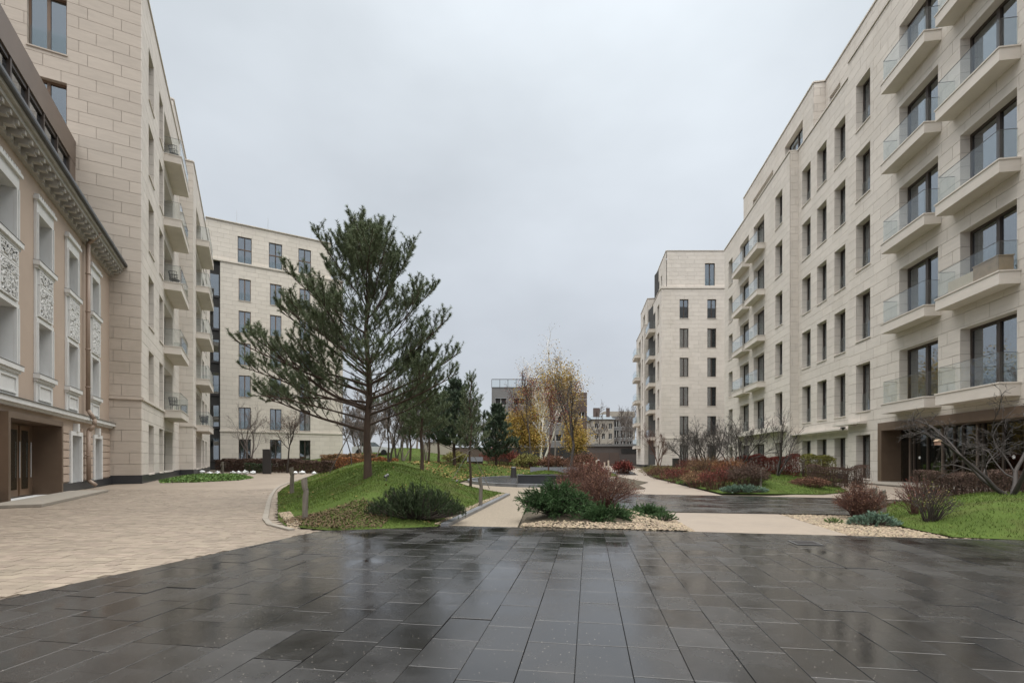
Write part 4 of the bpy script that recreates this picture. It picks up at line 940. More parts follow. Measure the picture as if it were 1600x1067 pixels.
for P, n in PB:
    V, F = pebbles(P, n, rng, -.045 if P[0][0] > 4 else (lambda x, y: max(gz(x, y), -.02)), .013, .03); Vs.append(V); Fs.append(F+nn); nn += len(V)
thing('pebble_mulch', 'cream river pebbles bordering the planting beds and paths', 'pebbles', me=npmesh('pebble_mulch', np.vstack(Vs), np.vstack(Fs), 'pebble'), kind='stuff')
for i, P in enumerate([PB[0][0], PB[1][0]]): struct('pebble_bed', poly_sheet('pebble_bed', P, -.04 if i else -.038, 'gravel'))
# ============================================================ vegetation tools
def tubes(polys, sides=4):
    groups = {}
    for P, R in polys: groups.setdefault(len(P), []).append((P, R))
    Vs, Fs, off = [], [], 0
    for n, lst in groups.items():
        P = np.array([p for p, _ in lst], float); R = np.array([q for _, q in lst], float); m = len(lst)
        t = np.gradient(P, axis=1); t /= np.linalg.norm(t, axis=2, keepdims=True)+1e-9
        ref = np.where(np.abs(t[:, :1, 2:3]) > .9, np.array([1., 0, 0]), np.array([0, 0, 1.])); ref = np.broadcast_to(ref, t.shape)
        a = np.cross(t, ref); a /= np.linalg.norm(a, axis=2, keepdims=True)+1e-9; b = np.cross(t, a)
        ang = np.linspace(0, 2*math.pi, sides, endpoint=False)
        V = P[:, :, None, :]+R[:, :, None, None]*(a[:, :, None, :]*np.cos(ang)[None, None, :, None]+b[:, :, None, :]*np.sin(ang)[None, None, :, None])
        Vs.append(V.reshape(-1, 3)); idx = np.arange(m*n*sides).reshape(m, n, sides)+off
        nx = np.roll(idx, -1, axis=2); F = np.stack([idx[:, :-1], nx[:, :-1], nx[:, 1:], idx[:, 1:]], -1).reshape(-1, 4); Fs.append(F); off += m*n*sides
    return np.vstack(Vs), np.vstack(Fs)
def needles(S, E, rng, n, ln, wd, spread=.75):
    "tufts along shoots S->E"
    S = np.repeat(np.asarray(S), n, 0); E = np.repeat(np.asarray(E), n, 0); k = len(S); ax = E-S; L = np.linalg.norm(ax, axis=1, keepdims=True)+1e-9; ax = ax/L
    t = rng.random((k, 1))**.8; p = S+ax*L*t; r_ = rng.normal(size=(k, 3)); r_ -= ax*np.sum(r_*ax, 1, keepdims=True); r_ /= np.linalg.norm(r_, axis=1, keepdims=True)+1e-9
    sp = spread*rng.uniform(.6, 1.25, (k, 1)); d = ax*np.cos(sp)+r_*np.sin(sp); l = ln*rng.uniform(.7, 1.15, (k, 1)); side = np.cross(d, rng.normal(size=(k, 3))); side /= np.linalg.norm(side, axis=1, keepdims=True)+1e-9
    V = np.stack([p-side*wd*.5, p+side*wd*.5, p+d*l], 1).reshape(-1, 3); return V, np.arange(3*k).reshape(-1, 3)
def leafquads(C, rng, s, asp=.6, up=None):
    n = len(C); a = rng.normal(size=(n, 3)); a /= np.linalg.norm(a, axis=1, keepdims=True); b = np.cross(a, rng.normal(size=(n, 3))); b /= np.linalg.norm(b, axis=1, keepdims=True)+1e-9
    s = (s*rng.uniform(.6, 1.3, n))[:, None]; V = np.stack([C-a*s, C-b*s*asp, C+a*s, C+b*s*asp], 1).reshape(-1, 3); return V, np.arange(4*n).reshape(-1, 4)
def unit(v): return v/(np.linalg.norm(v)+1e-9)
def branch_pts(p, d, L, n, curve, jit, rng):
    pts = [np.array(p, float)]; d = unit(np.array(d, float)); st = L/(n-1)
    for i in range(n-1):
        d = unit(d+np.array([0, 0, curve/(n-1)])+rng.normal(0, jit, 3)); pts.append(pts[-1]+d*st)
    return np.array(pts)
def pine(label, base, H, tr, prof, seed, nl=.085, nw=.009, nn=30, wh=.36, per=4, group=None, bark='bark', nmat='needle', z0f=.2, extra=(), name='pine_tree', bot=.0, sub=.17, lean=(0, 0), taper=.75, dense=True, spread=.75, nsh=(.16, .32)):
    rng = np.random.default_rng(seed); root = thing(name, label, 'tree', T(*base), group)
    base = np.array(base, float); n = 12; tp = np.array([base+np.array([lean[0]*(i/11)**1.5+.04*math.sin(i*1.3+seed)*min(i, 3)/3, lean[1]*(i/11)**1.5+.04*math.cos(i*1.1+seed)*min(i, 3)/3, H*i/11-(.05 if i == 0 else 0)]) for i in range(n)])
    trr = np.array([tr*(1.25 if i == 0 else 1)*(1-taper*i/11)+.008 for i in range(n)]); 
    def tp_at(h):
        f = np.clip(h/H*11, 0, 10.99); i = int(f); return tp[i]+(tp[i+1]-tp[i])*(f-i)
    bl = []; S, E = [], []; h = H*z0f
    def prof_at(f):
        xs = [q[0] for q in prof]; return np.interp(f, xs, [q[1] for q in prof]), np.interp(f, xs, [q[2] for q in prof])
    def grow(p, d, L, r, up):
        n = max(4, int(L/.28)+3); P = branch_pts(p, d, L, n, up, .05, rng); R = np.linspace(r, max(r*.25, .004), n); bl.append((P, R))
        s = max(.16*L, .16) if L > .6 else .1
        if bot and L > .9: s = L*bot
        sd = 1
        while s < L*.985:
            f = s/L*(n-1); i = min(int(f), n-2); q = P[i]+(P[i+1]-P[i])*(f-i); t = unit(P[i+1]-P[i]); hz = unit(np.cross(t, [0, 0, 1]))
            l2 = min((L-s)*.55+.24, 1.15)*rng.uniform(.7, 1.15); d2 = unit(t*.7+hz*sd*rng.uniform(.45, .95)+np.array([0, 0, rng.uniform(-.05, .45)])); sub2(q, d2, l2, r*.4)
            sd = -sd; s += sub*rng.uniform(.6, 1.3)
        S.append(P[-2]-(P[-1]-P[-2])*.2); E.append(P[-1])
    def sub2(p, d, L, r):
        n = 4; P = branch_pts(p, d, L, n, .6, .08, rng); bl.append((P, np.linspace(max(r, .006), .004, n)))
        if dense: S.append(P[1]); E.append(P[2])
        S.append(P[2]); E.append(P[3])
        if L > .3:
            s = L*.3; sd = 1
            while s < L*.95:
                f = s/L*(n-1); i = min(int(f), n-2); q = P[i]+(P[i+1]-P[i])*(f-i); t = unit(P[i+1]-P[i]); hz = unit(np.cross(t, [0, 0, 1])); d3 = unit(t*.75+hz*sd*rng.uniform(.3, .8)+np.array([0, 0, rng.uniform(.1, .9)])); l3 = rng.uniform(*nsh)
                S.append(q); E.append(q+d3*l3); sd = -sd; s += .13*rng.uniform(.7, 1.3)
        S.append(P[-1]-unit(P[-1]-P[-2])*min(.26, L*.7)); E.append(P[-1]+unit(P[-1]-P[-2])*.03)
    a = rng.uniform(0, 6.28)
    while h < H*.965:
        Lr, el = prof_at(h/H)
        for k in range(per):
            az = a+2*math.pi*k/per+rng.normal(0, .3); L = Lr*rng.uniform(.6, 1.12); e = math.radians(el+rng.normal(0, 6))
            grow(tp_at(h+rng.normal(0, .05)), (math.cos(az)*math.cos(e), math.sin(az)*math.cos(e), math.sin(e)), L, max(.009, .0125*L*tr/.13), rng.uniform(.15, .5))
        a += 1.1; h += wh*rng.uniform(.75, 1.25)*(1-.35*h/H)
    for (hh, az, el, L, r, up) in extra:
        e = math.radians(el); az = math.radians(az); grow(tp_at(hh), (math.cos(az)*math.cos(e), math.sin(az)*math.cos(e), math.sin(e)), L, r, up)
    S.append(tp[-1]-np.array([0, 0, .3])); E.append(tp[-1]+np.array([0, 0, .1]))
    Vt, Ft = tubes([(tp, trr)], 9); put('trunk', npmesh('trunk', Vt-base, Ft, bark, True), root, T(*base))
    Vb, Fb = tubes(bl, 4); put('branches', npmesh('branches', Vb-base, Fb, bark, True), root, T(*base))
    Vn, Fn = needles(S, E, rng, nn, nl, nw, spread); o = put('needles', npmesh('needles', Vn-base, Fn, nmat), root, T(*base)); o['kind'] = 'stuff'
    return root
def bare_tree(label, base, H, tr, seed, stems=1, spread=.3, depth=4, split=.35, up=.25, bark='bark_d', group=None, name='bare_tree', first=.35, ang=.6, kids=(3, 5), leaves=None, crown=None, lratio=.62, sides=4, minr=.004, lean=None, droop=0, cat='tree', jit=.09):
    rng = np.random.default_rng(seed); root = thing(name, label, cat, T(*base), group); base = np.array(base, float); tk, br, tips = [], [], []
    def rec(p, d, L, r, lev):
        n = 5 if lev < 2 else 4; P = branch_pts(p, d, L, n, up*(1 if lev else .1)-(droop if lev >= depth-1 else 0), jit*(1+.35*lev), rng)
        R = np.linspace(r, max(r*.55, minr), n); (tk if lev == 0 else br).append((P, R))
        if lev >= depth: tips.append(P[-1]); tips.append(P[-2]); return
        nk = rng.integers(kids[0], kids[1]+1)
        for k in range(nk):
            s = rng.uniform(first if lev == 0 else .3, 1) if k else 1.0; f = s*(n-1); i = min(int(f), n-2); q = P[i]+(P[i+1]-P[i])*(f-i); t = unit(P[i+1]-P[i])
            rr = rng.normal(size=3); rr -= t*rr.dot(t); rr = unit(rr); an = ang*rng.uniform(.5, 1.25) if k else ang*.35; d2 = unit(t*math.cos(an)+rr*math.sin(an))
            rec(q, d2, L*lratio*rng.uniform(.75, 1.2), max(r*(.75 if k == 0 else .5)*.85, minr), lev+1)
    tot = sum(lratio**i for i in range(depth+1)); L0 = H/(tot*.92)
    for s in range(stems):
        a = 2*math.pi*s/stems+rng.normal(0, .3); dd = (math.cos(a)*spread*(stems > 1), math.sin(a)*spread*(stems > 1), 1)
        if lean: dd = (dd[0]+lean[0], dd[1]+lean[1], 1)
        rec(base+np.array([math.cos(a), math.sin(a), 0])*tr*.7*(stems > 1)-np.array([0, 0, .05]), dd, L0*(rng.uniform(.8, 1.1) if stems > 1 else 1), tr, 0)
    V, F = tubes(tk, 7); put('trunk', npmesh('trunk', V-base, F, bark, True), root, T(*base))
    V, F = tubes(br, sides); put('branches', npmesh('branches', V-base, F, bark, True), root, T(*base))
    if leaves:
        m, n, s, sig = leaves; tp = np.array(tips); c = tp[rng.integers(0, len(tp), n)]+rng.normal(0, sig, (n, 3))
        if droop: c[:, 2] -= np.abs(rng.normal(0, droop*.6, n))
        V, F = leafquads(c, rng, s); o = put('leaves', npmesh('leaves', V-base, F, m), root, T(*base)); o['kind'] = 'stuff'
    return root
def shrub(name, label, base, rx, ry, h, seed, stems=90, twigs=5, bark='bark_r', leaf=None, nleaf=0, ls=.018, out=.9, r0=.006, group=None, cat='shrub', up=.2, inner=.25, minr=.0025, topflat=False):
    rng = np.random.default_rng(seed); root = thing(name, label, cat, T(*base), group); base = np.array(base, float); pl = []; tips = []
    for i in range(stems):
        a = rng.uniform(0, 6.28); rr = math.sqrt(rng.random()); ex = np.array([math.cos(a)*rx*rr*out, math.sin(a)*ry*rr*out, 0]); hh = h*(math.sqrt(max(.05, 1-rr*rr*.8)))*rng.uniform(.75, 1.05)
        p0 = base+ex*inner; p3 = base+ex+np.array([0, 0, hh]); p1 = p0+(p3-p0)*.35+np.array([0, 0, hh*.18]); p2 = p0+(p3-p0)*.7+np.array([0, 0, hh*.12*up*5]); P = np.array([p0-np.array([0, 0, .03]), p1, p2, p3])+rng.normal(0, .012*h/.6, (4, 3)); pl.append((P, np.linspace(r0, minr, 4))); tips.append(p3)
        for k in range(twigs):
            f = rng.uniform(.35, 1)*3; j = min(int(f), 2); q = P[j]+(P[j+1]-P[j])*(f-j); t = unit(P[j+1]-P[j]); d = unit(t+rng.normal(0, .55, 3)+np.array([0, 0, .25])); l = h*rng.uniform(.12, .3); Q = branch_pts(q, d, l, 3, .2, .12, rng); pl.append((Q, np.linspace(r0*.45, minr*.8, 3))); tips += [Q[-1], Q[1]]
    V, F = tubes(pl, 3); put('stems', npmesh('stems', V-base, F, bark), root, T(*base))
    if leaf:
        tp = np.array(tips); c = tp[rng.integers(0, len(tp), nleaf)]+rng.normal(0, ls*1.6, (nleaf, 3)); c[:, 2] = np.maximum(c[:, 2], base[2]+.01); V, F = leafquads(c, rng, ls); o = put('foliage', npmesh('foliage', V-base, F, leaf), root, T(*base)); o['kind'] = 'stuff'
    return root
def hedge(name, label, line, w, h, z, seed, leaf, bark='hedgebrown', dens=900, ls=.03, group=None, twig=140, topj=.05, m2=None):
    rng = np.random.default_rng(seed); line = [np.array(p, float) for p in line]; base = np.array([*line[0], z]); root = thing(name, label, 'hedge', T(*base), group); C = []; pl = []
    for p, q in zip(line[:-1], line[1:]):
        L = np.linalg.norm(q-p); d = (q-p)/L; nrm = np.array([-d[1], d[0]]); n = int(L*dens*h/.8); s = rng.random(n)*L; u = rng.uniform(-1, 1, n); v = rng.random(n)**.7; k = rng.random(n) < .6; u = np.where(k, np.sign(u)*(1-np.abs(rng.normal(0, .1, n))), u); v = np.where(~k, 1-np.abs(rng.normal(0, .08, n)), v)
        lump = 1+.07*np.sin(s*3.1+seed)+.05*np.sin(s*7.3); v = np.clip(v, .02, 1.1)*lump; pt = p[None]+d[None]*s[:, None]+nrm[None]*(u*w/2)[:, None]; C.append(np.column_stack([pt, z+v*h]))
        for i in range(int(L*twig)):
            s0, u0 = rng.random()*L, rng.uniform(-.42, .42)*w; b0 = np.array([*(p+d*s0+nrm*u0), z-.03]); tp = b0+np.array([*(rng.normal(0, .07, 2)), h*rng.uniform(.75, 1.05+topj)+.03]); mid = (b0+tp)/2+rng.normal(0, .03, 3); pl.append((np.array([b0, mid, tp]), np.array([.008, .006, .003])))
    V, F = tubes(pl, 3); put('stems', npmesh('stems', V-base, F, bark), root, T(*base)); V, F = leafquads(np.vstack(C), rng, ls); o = put('foliage', npmesh('foliage', V-base, F, leaf), root, T(*base)); o['kind'] = 'stuff'; return root
def mat_plant(name, label, base, rx, ry, h, seed, m, n=1500, ln=.09, wd=.012, spr=.5, group=None, cat='plant'):
    "low spreading plant of short shoots"
    rng = np.random.default_rng(seed); root = thing(name, label, cat, T(*base), group); base = np.array(base, float); k = n//12; a = rng.uniform(0, 6.28, k); r_ = np.sqrt(rng.random(k)); e = 1+.18*np.sin(a*3+seed)+.1*np.sin(a*7)
    S = np.column_stack([np.cos(a)*rx*r_*e, np.sin(a)*ry*r_*e, h*(1-r_**2)*rng.uniform(.3, .9, k)]); D = np.column_stack([np.cos(a)*r_, np.sin(a)*r_, np.full(k, .8)])+rng.normal(0, .3, (k, 3)); D /= np.linalg.norm(D, axis=1, keepdims=True); E = S+D*ln*1.3
    V, F = needles(S, E, rng, 14, ln*.8, wd, spr); o = put('foliage', npmesh('foliage', V, F, m), root, T(*base)); o['kind'] = 'stuff'
    V, F = tubes([(np.array([[x*.3, y*.3, -.03], s_*[.8, .8, .7], e_]), np.array([.006, .004, .002])) for (x, y, _), s_, e_ in zip(S, S, E)], 3); put('stems', npmesh('stems', V, F, 'bark_d'), root, T(*base)); return root
# ============================================================ plants
pb = (-4.0, 13.5, gz(-4.0, 13.5))
pine('large broad Scots pine standing alone on top of the grassy mound', pb, 6.6, .095,
     [(0.0, 1.2, 5), (.2, 1.8, 10), (.32, 2.5, 16), (.45, 2.7, 26), (.55, 2.6, 36), (.65, 2.4, 45), (.75, 1.95, 53), (.85, 1.4, 62), (.93, .8, 70), (1, .5, 75)], 21, nl=.088, nw=.0125, nn=66, wh=.40, per=5, z0f=.29, sub=.19, bot=.34, dense=False, spread=.95, nsh=(.2, .4),
     extra=[(1.95, 178, 16, 4.1, .05, .05), (1.3, 170, 22, 3.4, .045, .0), (2.35, 188, 18, 3.9, .042, .15), (2.2, 10, 18, 2.9, .04, .3), (2.8, 172, 26, 3.5, .04, .3), (1.75, -8, 16, 2.8, .04, .3), (3.1, 186, 34, 3.2, .035, .4), (2.6, 4, 24, 2.9, .04, .3), (2.55, 160, 20, 3.4, .04, .2), (1.9, 195, 12, 3.6, .035, .1), (2.1, 168, 12, 3.9, .035, .1), (1.45, 20, 20, 2.2, .03, .2), (1.6, 200, 14, 3.0, .03, .05)])
def P3(x, y, H, lab, seed, tr=.07, rad=1.3, **k):
    z = gz(x, y); return pine(lab, (x, y, max(z, 0)), H, tr, k.pop('prof', [(0, rad*.7, 5), (.3, rad, 12), (.6, rad*.75, 30), (.85, rad*.45, 50), (1, .25, 70)]), seed, **k)
P3(-4.45, 24.0, 5.0, 'pine with a straight dark trunk on the mound crest right of the largest pine', 31, .09, 1.9, nl=.12, nw=.02, nn=20, wh=.32, per=5, z0f=.38, sub=.24)
P3(-1.65, 19.3, 4.45, 'young slender pine tied to timber stakes', 32, .045, .95, nl=.09, nw=.014, nn=18, wh=.3, per=4, z0f=.33, sub=.2)
G_ = 'dense dark pines beyond the mound'
P3(-3.9, 33, 5.4, 'bushy blue green pine with foliage almost to the ground behind the staked pine', 33, .1, 2.5, nl=.16, nw=.035, nn=22, wh=.34, per=6, z0f=.2, sub=.3, nmat='needle_b', group=G_)
P3(-1.2, 37, 4.4, 'small dark green pine beside the yellow birch', 34, .09, 1.9, nl=.16, nw=.035, nn=22, wh=.34, per=6, z0f=.15, sub=.3, nmat='needle_b', group=G_)
P3(-9.2, 44, 5.2, 'pine with thin bare lower trunk in the line of pines behind the mound', 35, .1, 1.8, nl=.16, nw=.035, nn=16, wh=.36, per=5, z0f=.42, sub=.32, group=G_)
P3(-7.2, 42, 5.6, 'pine with thin bare lower trunk in the line of pines behind the mound', 36, .1, 1.9, nl=.16, nw=.035, nn=16, wh=.36, per=5, z0f=.42, sub=.32, group=G_, lean=(.3, 0))
P3(-5.9, 39, 5.6, 'pine with thin bare lower trunk in the line of pines behind the mound', 37, .1, 1.9, nl=.16, nw=.035, nn=16, wh=.36, per=5, z0f=.42, sub=.32, group=G_)
bare_tree('leafless tree with two thin upright trunks on the mound crest', (-6.3, 25, gz(-6.3, 25)), 4.6, .06, 41, stems=2, spread=.12, depth=5, kids=(3, 4), ang=.5)
bare_tree('thin leafless sapling held by a slanting stake at the edge of the lawn', (-8.9, 27, gz(-8.9, 27)), 5.2, .035, 42, stems=1, depth=4, ang=.4, first=.4)
bare_tree('leafless forked tree in front of the cream block', (-24.4, 45, 0), 6.4, .11, 43, stems=2, spread=.2, depth=5, kids=(3, 4), ang=.55, bark='bark_f')
bare_tree('small round headed leafless tree on a thin straight trunk before the cream block', (-19.4, 42, 0), 5.6, .09, 44, depth=5, ang=.75, first=.8, kids=(3, 5), leaves=('brownleaf', 500, .05, .15))
# grove around the terrace
bare_tree('vase shaped leafless tree with dark trunk beside the round terrace', (3.95, 32.5, 0), 7.4, .13, 251, depth=5, ang=.4, first=.75, kids=(3, 5), up=.35, lratio=.66, bark='bark_g', leaves=('brownleaf', 250, .03, .1))
bare_tree('slim leafless tree rising from the raised planter', (1.72, 23.0, .5), 4.6, .04, 52, depth=4, ang=.4, first=.45, bark='bark_r', leaves=('redleaf', 700, .035, .12))
bare_tree('slender dark tree with sparse red leaves left of the white birch', (1.9, 45, .3), 8.2, .10, 53, depth=5, ang=.38, first=.4, bark='bark_d', leaves=('redleaf', 1500, .06, .2))
bare_tree('tall white stemmed birch clump with bare weeping twigs', (3.35, 55, .2), 13.0, .14, 54, stems=3, spread=.14, depth=5, ang=.42, kids=(3, 4), bark='birch', droop=.5, leaves=('tanleaf', 1200, .06, .35))
bare_tree('weeping birch keeping golden leaves on its right side', (7.2, 50, .2), 12.0, .12, 55, depth=5, ang=.36, kids=(3, 5), bark='bark_f', droop=.5, leaves=('yellow', 6000, .08, .5))
bare_tree('low golden yellow tree at the edge of the dark pines', (.4, 47, .3), 6.2, .10, 56, depth=4, ang=.6, kids=(3, 5), bark='bark_d', droop=.3, leaves=('yellow', 9000, .085, .45))
bare_tree('tall loose yellow tree before the concrete building', (2.4, 58, .2), 10.6, .11, 57, depth=5, ang=.4, kids=(3, 4), bark='bark_f', droop=.3, leaves=('yellow', 2600, .08, .5))
bare_tree('small golden tree under the weeping birch', (6.0, 45, .2), 4.6, .08, 58, depth=4, ang=.6, kids=(3, 5), bark='bark_d', droop=.3, leaves=('yellow', 5000, .07, .35))
bare_tree('grey brown leafless tree behind the yellow trees', (5.3, 62, .1), 12.5, .13, 59, depth=5, ang=.36, kids=(3, 5), bark='bark_f', droop=.3, leaves=('tanleaf', 1500, .08, .4))
# woodland behind
for i, (x, y, H) in enumerate([(-22, 72, 10), (-18.5, 76, 11), (-15, 70, 9.5), (-12, 78, 11), (-9, 74, 10), (-6, 80, 10), (-3.5, 76, 8), (-20, 68, 8), (-16.5, 73, 10), (-13.5, 69, 9), (-10.5, 71, 9), (-7.5, 70, 8.5), (-24, 78, 11), (21, 118, 13), (25.5, 112, 14), (29, 108, 15), (23.5, 106, 12), (33, 112, 17)]):
    bare_tree('bare grey tree in the row behind the lawn and pines' if i < 13 else 'bare dark tree behind the low garage', (x, y, gz(x, y) if i < 13 else 0), H, .16, 60+i, depth=5, ang=.5, kids=(3, 4), bark='bark_f', minr=.026, sides=3, group='bare trees behind the lawn' if i < 13 else 'bare trees behind the garage')
for i, (x, y, H) in enumerate([(-16.0, 52, 5.5), (-14.2, 50, 6.0), (-12.6, 53, 5.2), (-11.2, 50, 5.6), (-9.4, 53, 5.0), (-17.5, 55, 6.5)]):
    bare_tree('brown leafless thicket tree between the cream block and the dark pines', (x, y, gz(x, y)), H, .08, 160+i, stems=3, spread=.3, depth=5, ang=.5, kids=(3, 4), bark='bark_f', minr=.014, sides=3, group='thicket beside the cream block')
# right side small trees
K = dict(depth=5, ang=.62, kids=(3, 4), bark='bark_g', cat='tree')
bare_tree('leafless multi stemmed tree behind the round brown shrubs', (12.0, 26, gz(12, 26)), 3.4, .05, 81, stems=5, spread=.55, **K)
bare_tree('dense leafless tree beside the path bend behind rusty shrubs', (12.3, 30.5, gz(12.3, 30.5)), 3.7, .055, 82, stems=5, spread=.5, **K)
bare_tree('leafless tree with a few slanting stems in front of the red hedge', (13.1, 24, gz(13.1, 24)), 3.1, .045, 83, stems=3, spread=.4, depth=4, ang=.55, kids=(3, 4), bark='bark_g')
bare_tree('low leafless tree against the end wall of the far block', (15.4, 44, gz(15.4, 44)), 3.6, .06, 84, stems=3, spread=.5, **K)
bare_tree('reddish leafless small tree by the far corner of the far block', (16.0, 53, gz(16, 53)), 4.2, .06, 85, stems=4, spread=.4, depth=5, ang=.5, kids=(3, 4), bark='bark_r')
bare_tree('leafless small tree between the path and the far block', (13.9, 36, gz(13.9, 36)), 3.4, .055, 86, stems=3, spread=.5, **K)
bare_tree('wide crooked leafless tree on the grassy bank by the bronze entrance', (10.35, 10.1, gz(10.35, 10.1)), 3.0, .05, 87, stems=4, spread=.8, depth=5, ang=.8, kids=(2, 4), bark='bark_g', jit=.14, lean=(-.25, 0), up=.1)
# foreground shrubs
def mugo(label, base, rx, ry, h, seed):
    rng = np.random.default_rng(seed); root = thing('mountain_pine', label, 'shrub', T(*base)); B = np.array(base, float); pl, S, E = [], [], []
    for i in range(190):
        a = rng.uniform(0, 6.28); r_ = math.sqrt(rng.random()); ex = np.array([math.cos(a)*rx*r_, math.sin(a)*ry*r_, h*(1-.75*r_*r_)*rng.uniform(.5, 1.25)]); P = np.array([B+ex*[.25, .25, 0]-[0, 0, .03], B+ex*[.75, .75, .45], B+ex]); pl.append((P, np.array([.012, .009, .006])))
        for k in range(5):
            q = B+ex*[.85, .85, rng.uniform(.45, .95)]+rng.normal(0, .05, 3); q[2] = max(q[2], B[2]+.02); S.append(q); E.append(q+unit(np.array([math.cos(a)*.3, math.sin(a)*.3, 1])+rng.normal(0, .3, 3))*rng.uniform(.09, .17))
        S.append(P[-1]-[0, 0, .1]); E.append(P[-1]+[0, 0, .05])
    V, F = tubes(pl, 4); put('stems', npmesh('stems', V-B, F, 'bark_d'), root, T(*base)); V, F = needles(S, E, rng, 40, .05, .006, .6); o = put('needles', npmesh('needles', V-B, F, 'mugo'), root, T(*base)); o['kind'] = 'stuff'
mugo('low dark green mountain pine at the foot of the mound', (-1.78, 9.0, .08), .95, .55, .5, 91)
def juniper(name, label, base, rx, ry, h, seed, n=130, m='juniper'):
    rng = np.random.default_rng(seed); root = thing(name, label, 'shrub', T(*base)); B = np.array(base, float); pl, S, E = [], [], []
    for i in range(n):
        a = rng.uniform(0, 6.28); r_ = math.sqrt(rng.random())*.95; L = np.array([math.cos(a)*rx*r_, math.sin(a)*ry*r_, h*(1-.8*r_**2)*rng.uniform(.6, 1.1)]); P = np.array([B-[0, 0, .03], B+L*[.4, .4, .55], B+L*[.8, .8, .95], B+L*[1.08, 1.08, .95]]); pl.append((P, np.array([.014, .01, .006, .004])))
        for k in range(11):
            f = rng.uniform(.9, 3); j = min(int(f), 2); q = P[j]+(P[j+1]-P[j])*(f-j); t = unit(P[j+1]-P[j]); d = unit(t+rng.normal(0, .5, 3)+[0, 0, .1]); l = rng.uniform(.1, .2); S.append(q); E.append(q+d*l)
            for w in range(2): q2 = q+d*l*rng.uniform(.3, .9); S.append(q2); E.append(q2+unit(d+rng.normal(0, .5, 3))*l*.5)
    V, F = tubes(pl, 4); put('stems', npmesh('stems', V-B, F, 'bark_d'), root, T(*base)); V, F = needles(S, E, rng, 20, .032, .009, .5); o = put('sprays', npmesh('sprays', V-B, F, m), root, T(*base)); o['kind'] = 'stuff'
juniper('juniper_bush', 'feathery bright green juniper at the corner of the gravel path', (.82, 9.2, .05), .72, .6, .66, 92)
juniper('juniper_bush', 'low dark juniper spreading under the brown twiggy bush', (1.75, 8.75, .03), .6, .28, .2, 93, 60)
juniper('creeping_juniper', 'flat blue green creeping juniper beside the pebbles', (2.7, 9.75, .0), .42, .35, .13, 94, 50, 'juniper')
shrub('twiggy_bush', 'broad leafless brown bush of arching twigs beside the juniper', (1.95, 10.6, .1), .95, .85, .72, 95, 260, 7, 'bark_r', 'brownleaf', 2600, .013, up=.25, r0=.005)
shrub('twiggy_bush', 'taller rusty red leafless bush behind the arching brown bush', (1.9, 13.2, .1), .85, 1.2, .95, 96, 240, 7, 'bark_r', 'brownleaf', 3000, .016)
shrub('twiggy_bush', 'rounded red barked bush with marker stakes beside the path', (3.35, 20.0, .1), .8, 1.0, .95, 97, 200, 7, 'bark_r', 'redleaf', 2600, .022)
shrub('twiggy_bush', 'dense rusty shrub next to the old wooden posts', (7.0, 9.75, gz(7, 9.75)), .5, .45, .66, 98, 220, 7, 'bark_r', 'brownleaf', 2400, .013)
shrub('twiggy_bush', 'sparse green stemmed shrub with a few red leaves by the pebble edge', (7.35, 8.55, gz(7.35, 8.55)), .5, .4, .58, 99, 46, 6, 'bark_d', 'yellowgreen', 350, .012, r0=.009)
shrub('twiggy_bush', 'thin brown twiggy shrub between the rusty shrub and the bank', (7.75, 9.3, gz(7.75, 9.3)), .45, .4, .62, 100, 80, 6, 'bark_r', 'redleaf', 260, .015)
mat_plant('blue_sage', 'silvery blue green cushion plant on the pebbles', (6.55, 8.75, -.03), .36, .26, .17, 101, 'bluegreen', 2600, .07, .016)
mat_plant('moss_cushion', 'small green cushion plant between the twiggy bush and the concrete path', (2.75, 8.9, .05), .22, .18, .1, 103, 'juniper', 900, .05, .012)
mat_plant('moss_cushion', 'small bright moss cushion on the pebbles', (6.0, 9.1, -.03), .13, .1, .06, 102, 'ivy', 500, .04, .012)
# right bed shrubs
def sh(px_, Y, rx, h, label, seed, bark='bark_r', leaf='brownleaf', nl=2600, ls=.022, st=180, nm='rounded_shrub'):
    x = (px_-800)/760*Y; return shrub(nm, label, (x, Y, gz(x, Y)), rx, rx*.9, h, seed, st, 6, bark, leaf, nl, ls, r0=.006, inner=.6, out=1.0)
sh(1168, 18.0, .72, .72, 'dark brown clipped round shrub nearest the wet crossing', 111, 'hedgebrown', 'hedgebrown', 5000, .02, 260)
sh(1122, 18.6, .75, .78, 'rusty red brown round shrub beside the dark clipped one', 112, leaf='redleaf')
sh(1093, 20.4, .8, .62, 'tan grassy shrub along the path edge', 113, leaf='tanleaf')
sh(1062, 24.5, .95, .7, 'reddish brown shrub at the path bend', 114, leaf='redleaf')
sh(1040, 29, 1.1, .75, 'muted mauve brown shrub further along the path', 115, leaf='brownleaf')
sh(1022, 36, 1.2, .7, 'dull green brown shrub along the far path', 116, leaf='yellowgreen')
sh(1105, 27, 1.2, .9, 'yellow brown shrub under the leafless trees', 117, leaf='tanleaf')
sh(1140, 24, .9, .8, 'rust coloured shrub under the leafless trees', 118, leaf='orangeleaf')
sh(1085, 33, 1.4, .9, 'dark red shrub before the far block', 119, leaf='redleaf')
sh(1265, 18.2, .7, .3, 'low brown twiggy shrub at the end of the bed', 120, leaf='brownleaf')
mat_plant('fescue_tuft', 'blue green grass cushion at the edge of the wet crossing', (8.0, 16.95, .02), .75, .3, .16, 121, 'bluegreen', 4200, .1, .016)
mat_plant('fescue_tuft', 'second blue green cushion under the red hedge trees', (10.6, 24, .3), .6, .5, .3, 122, 'bluegreen', 3000, .1, .02)
mat_plant('green_cushion', 'bright green cushion plant at the path edge', (8.0, 21.8, .05), .5, .4, .18, 123, 'ivy', 2200, .08, .02)
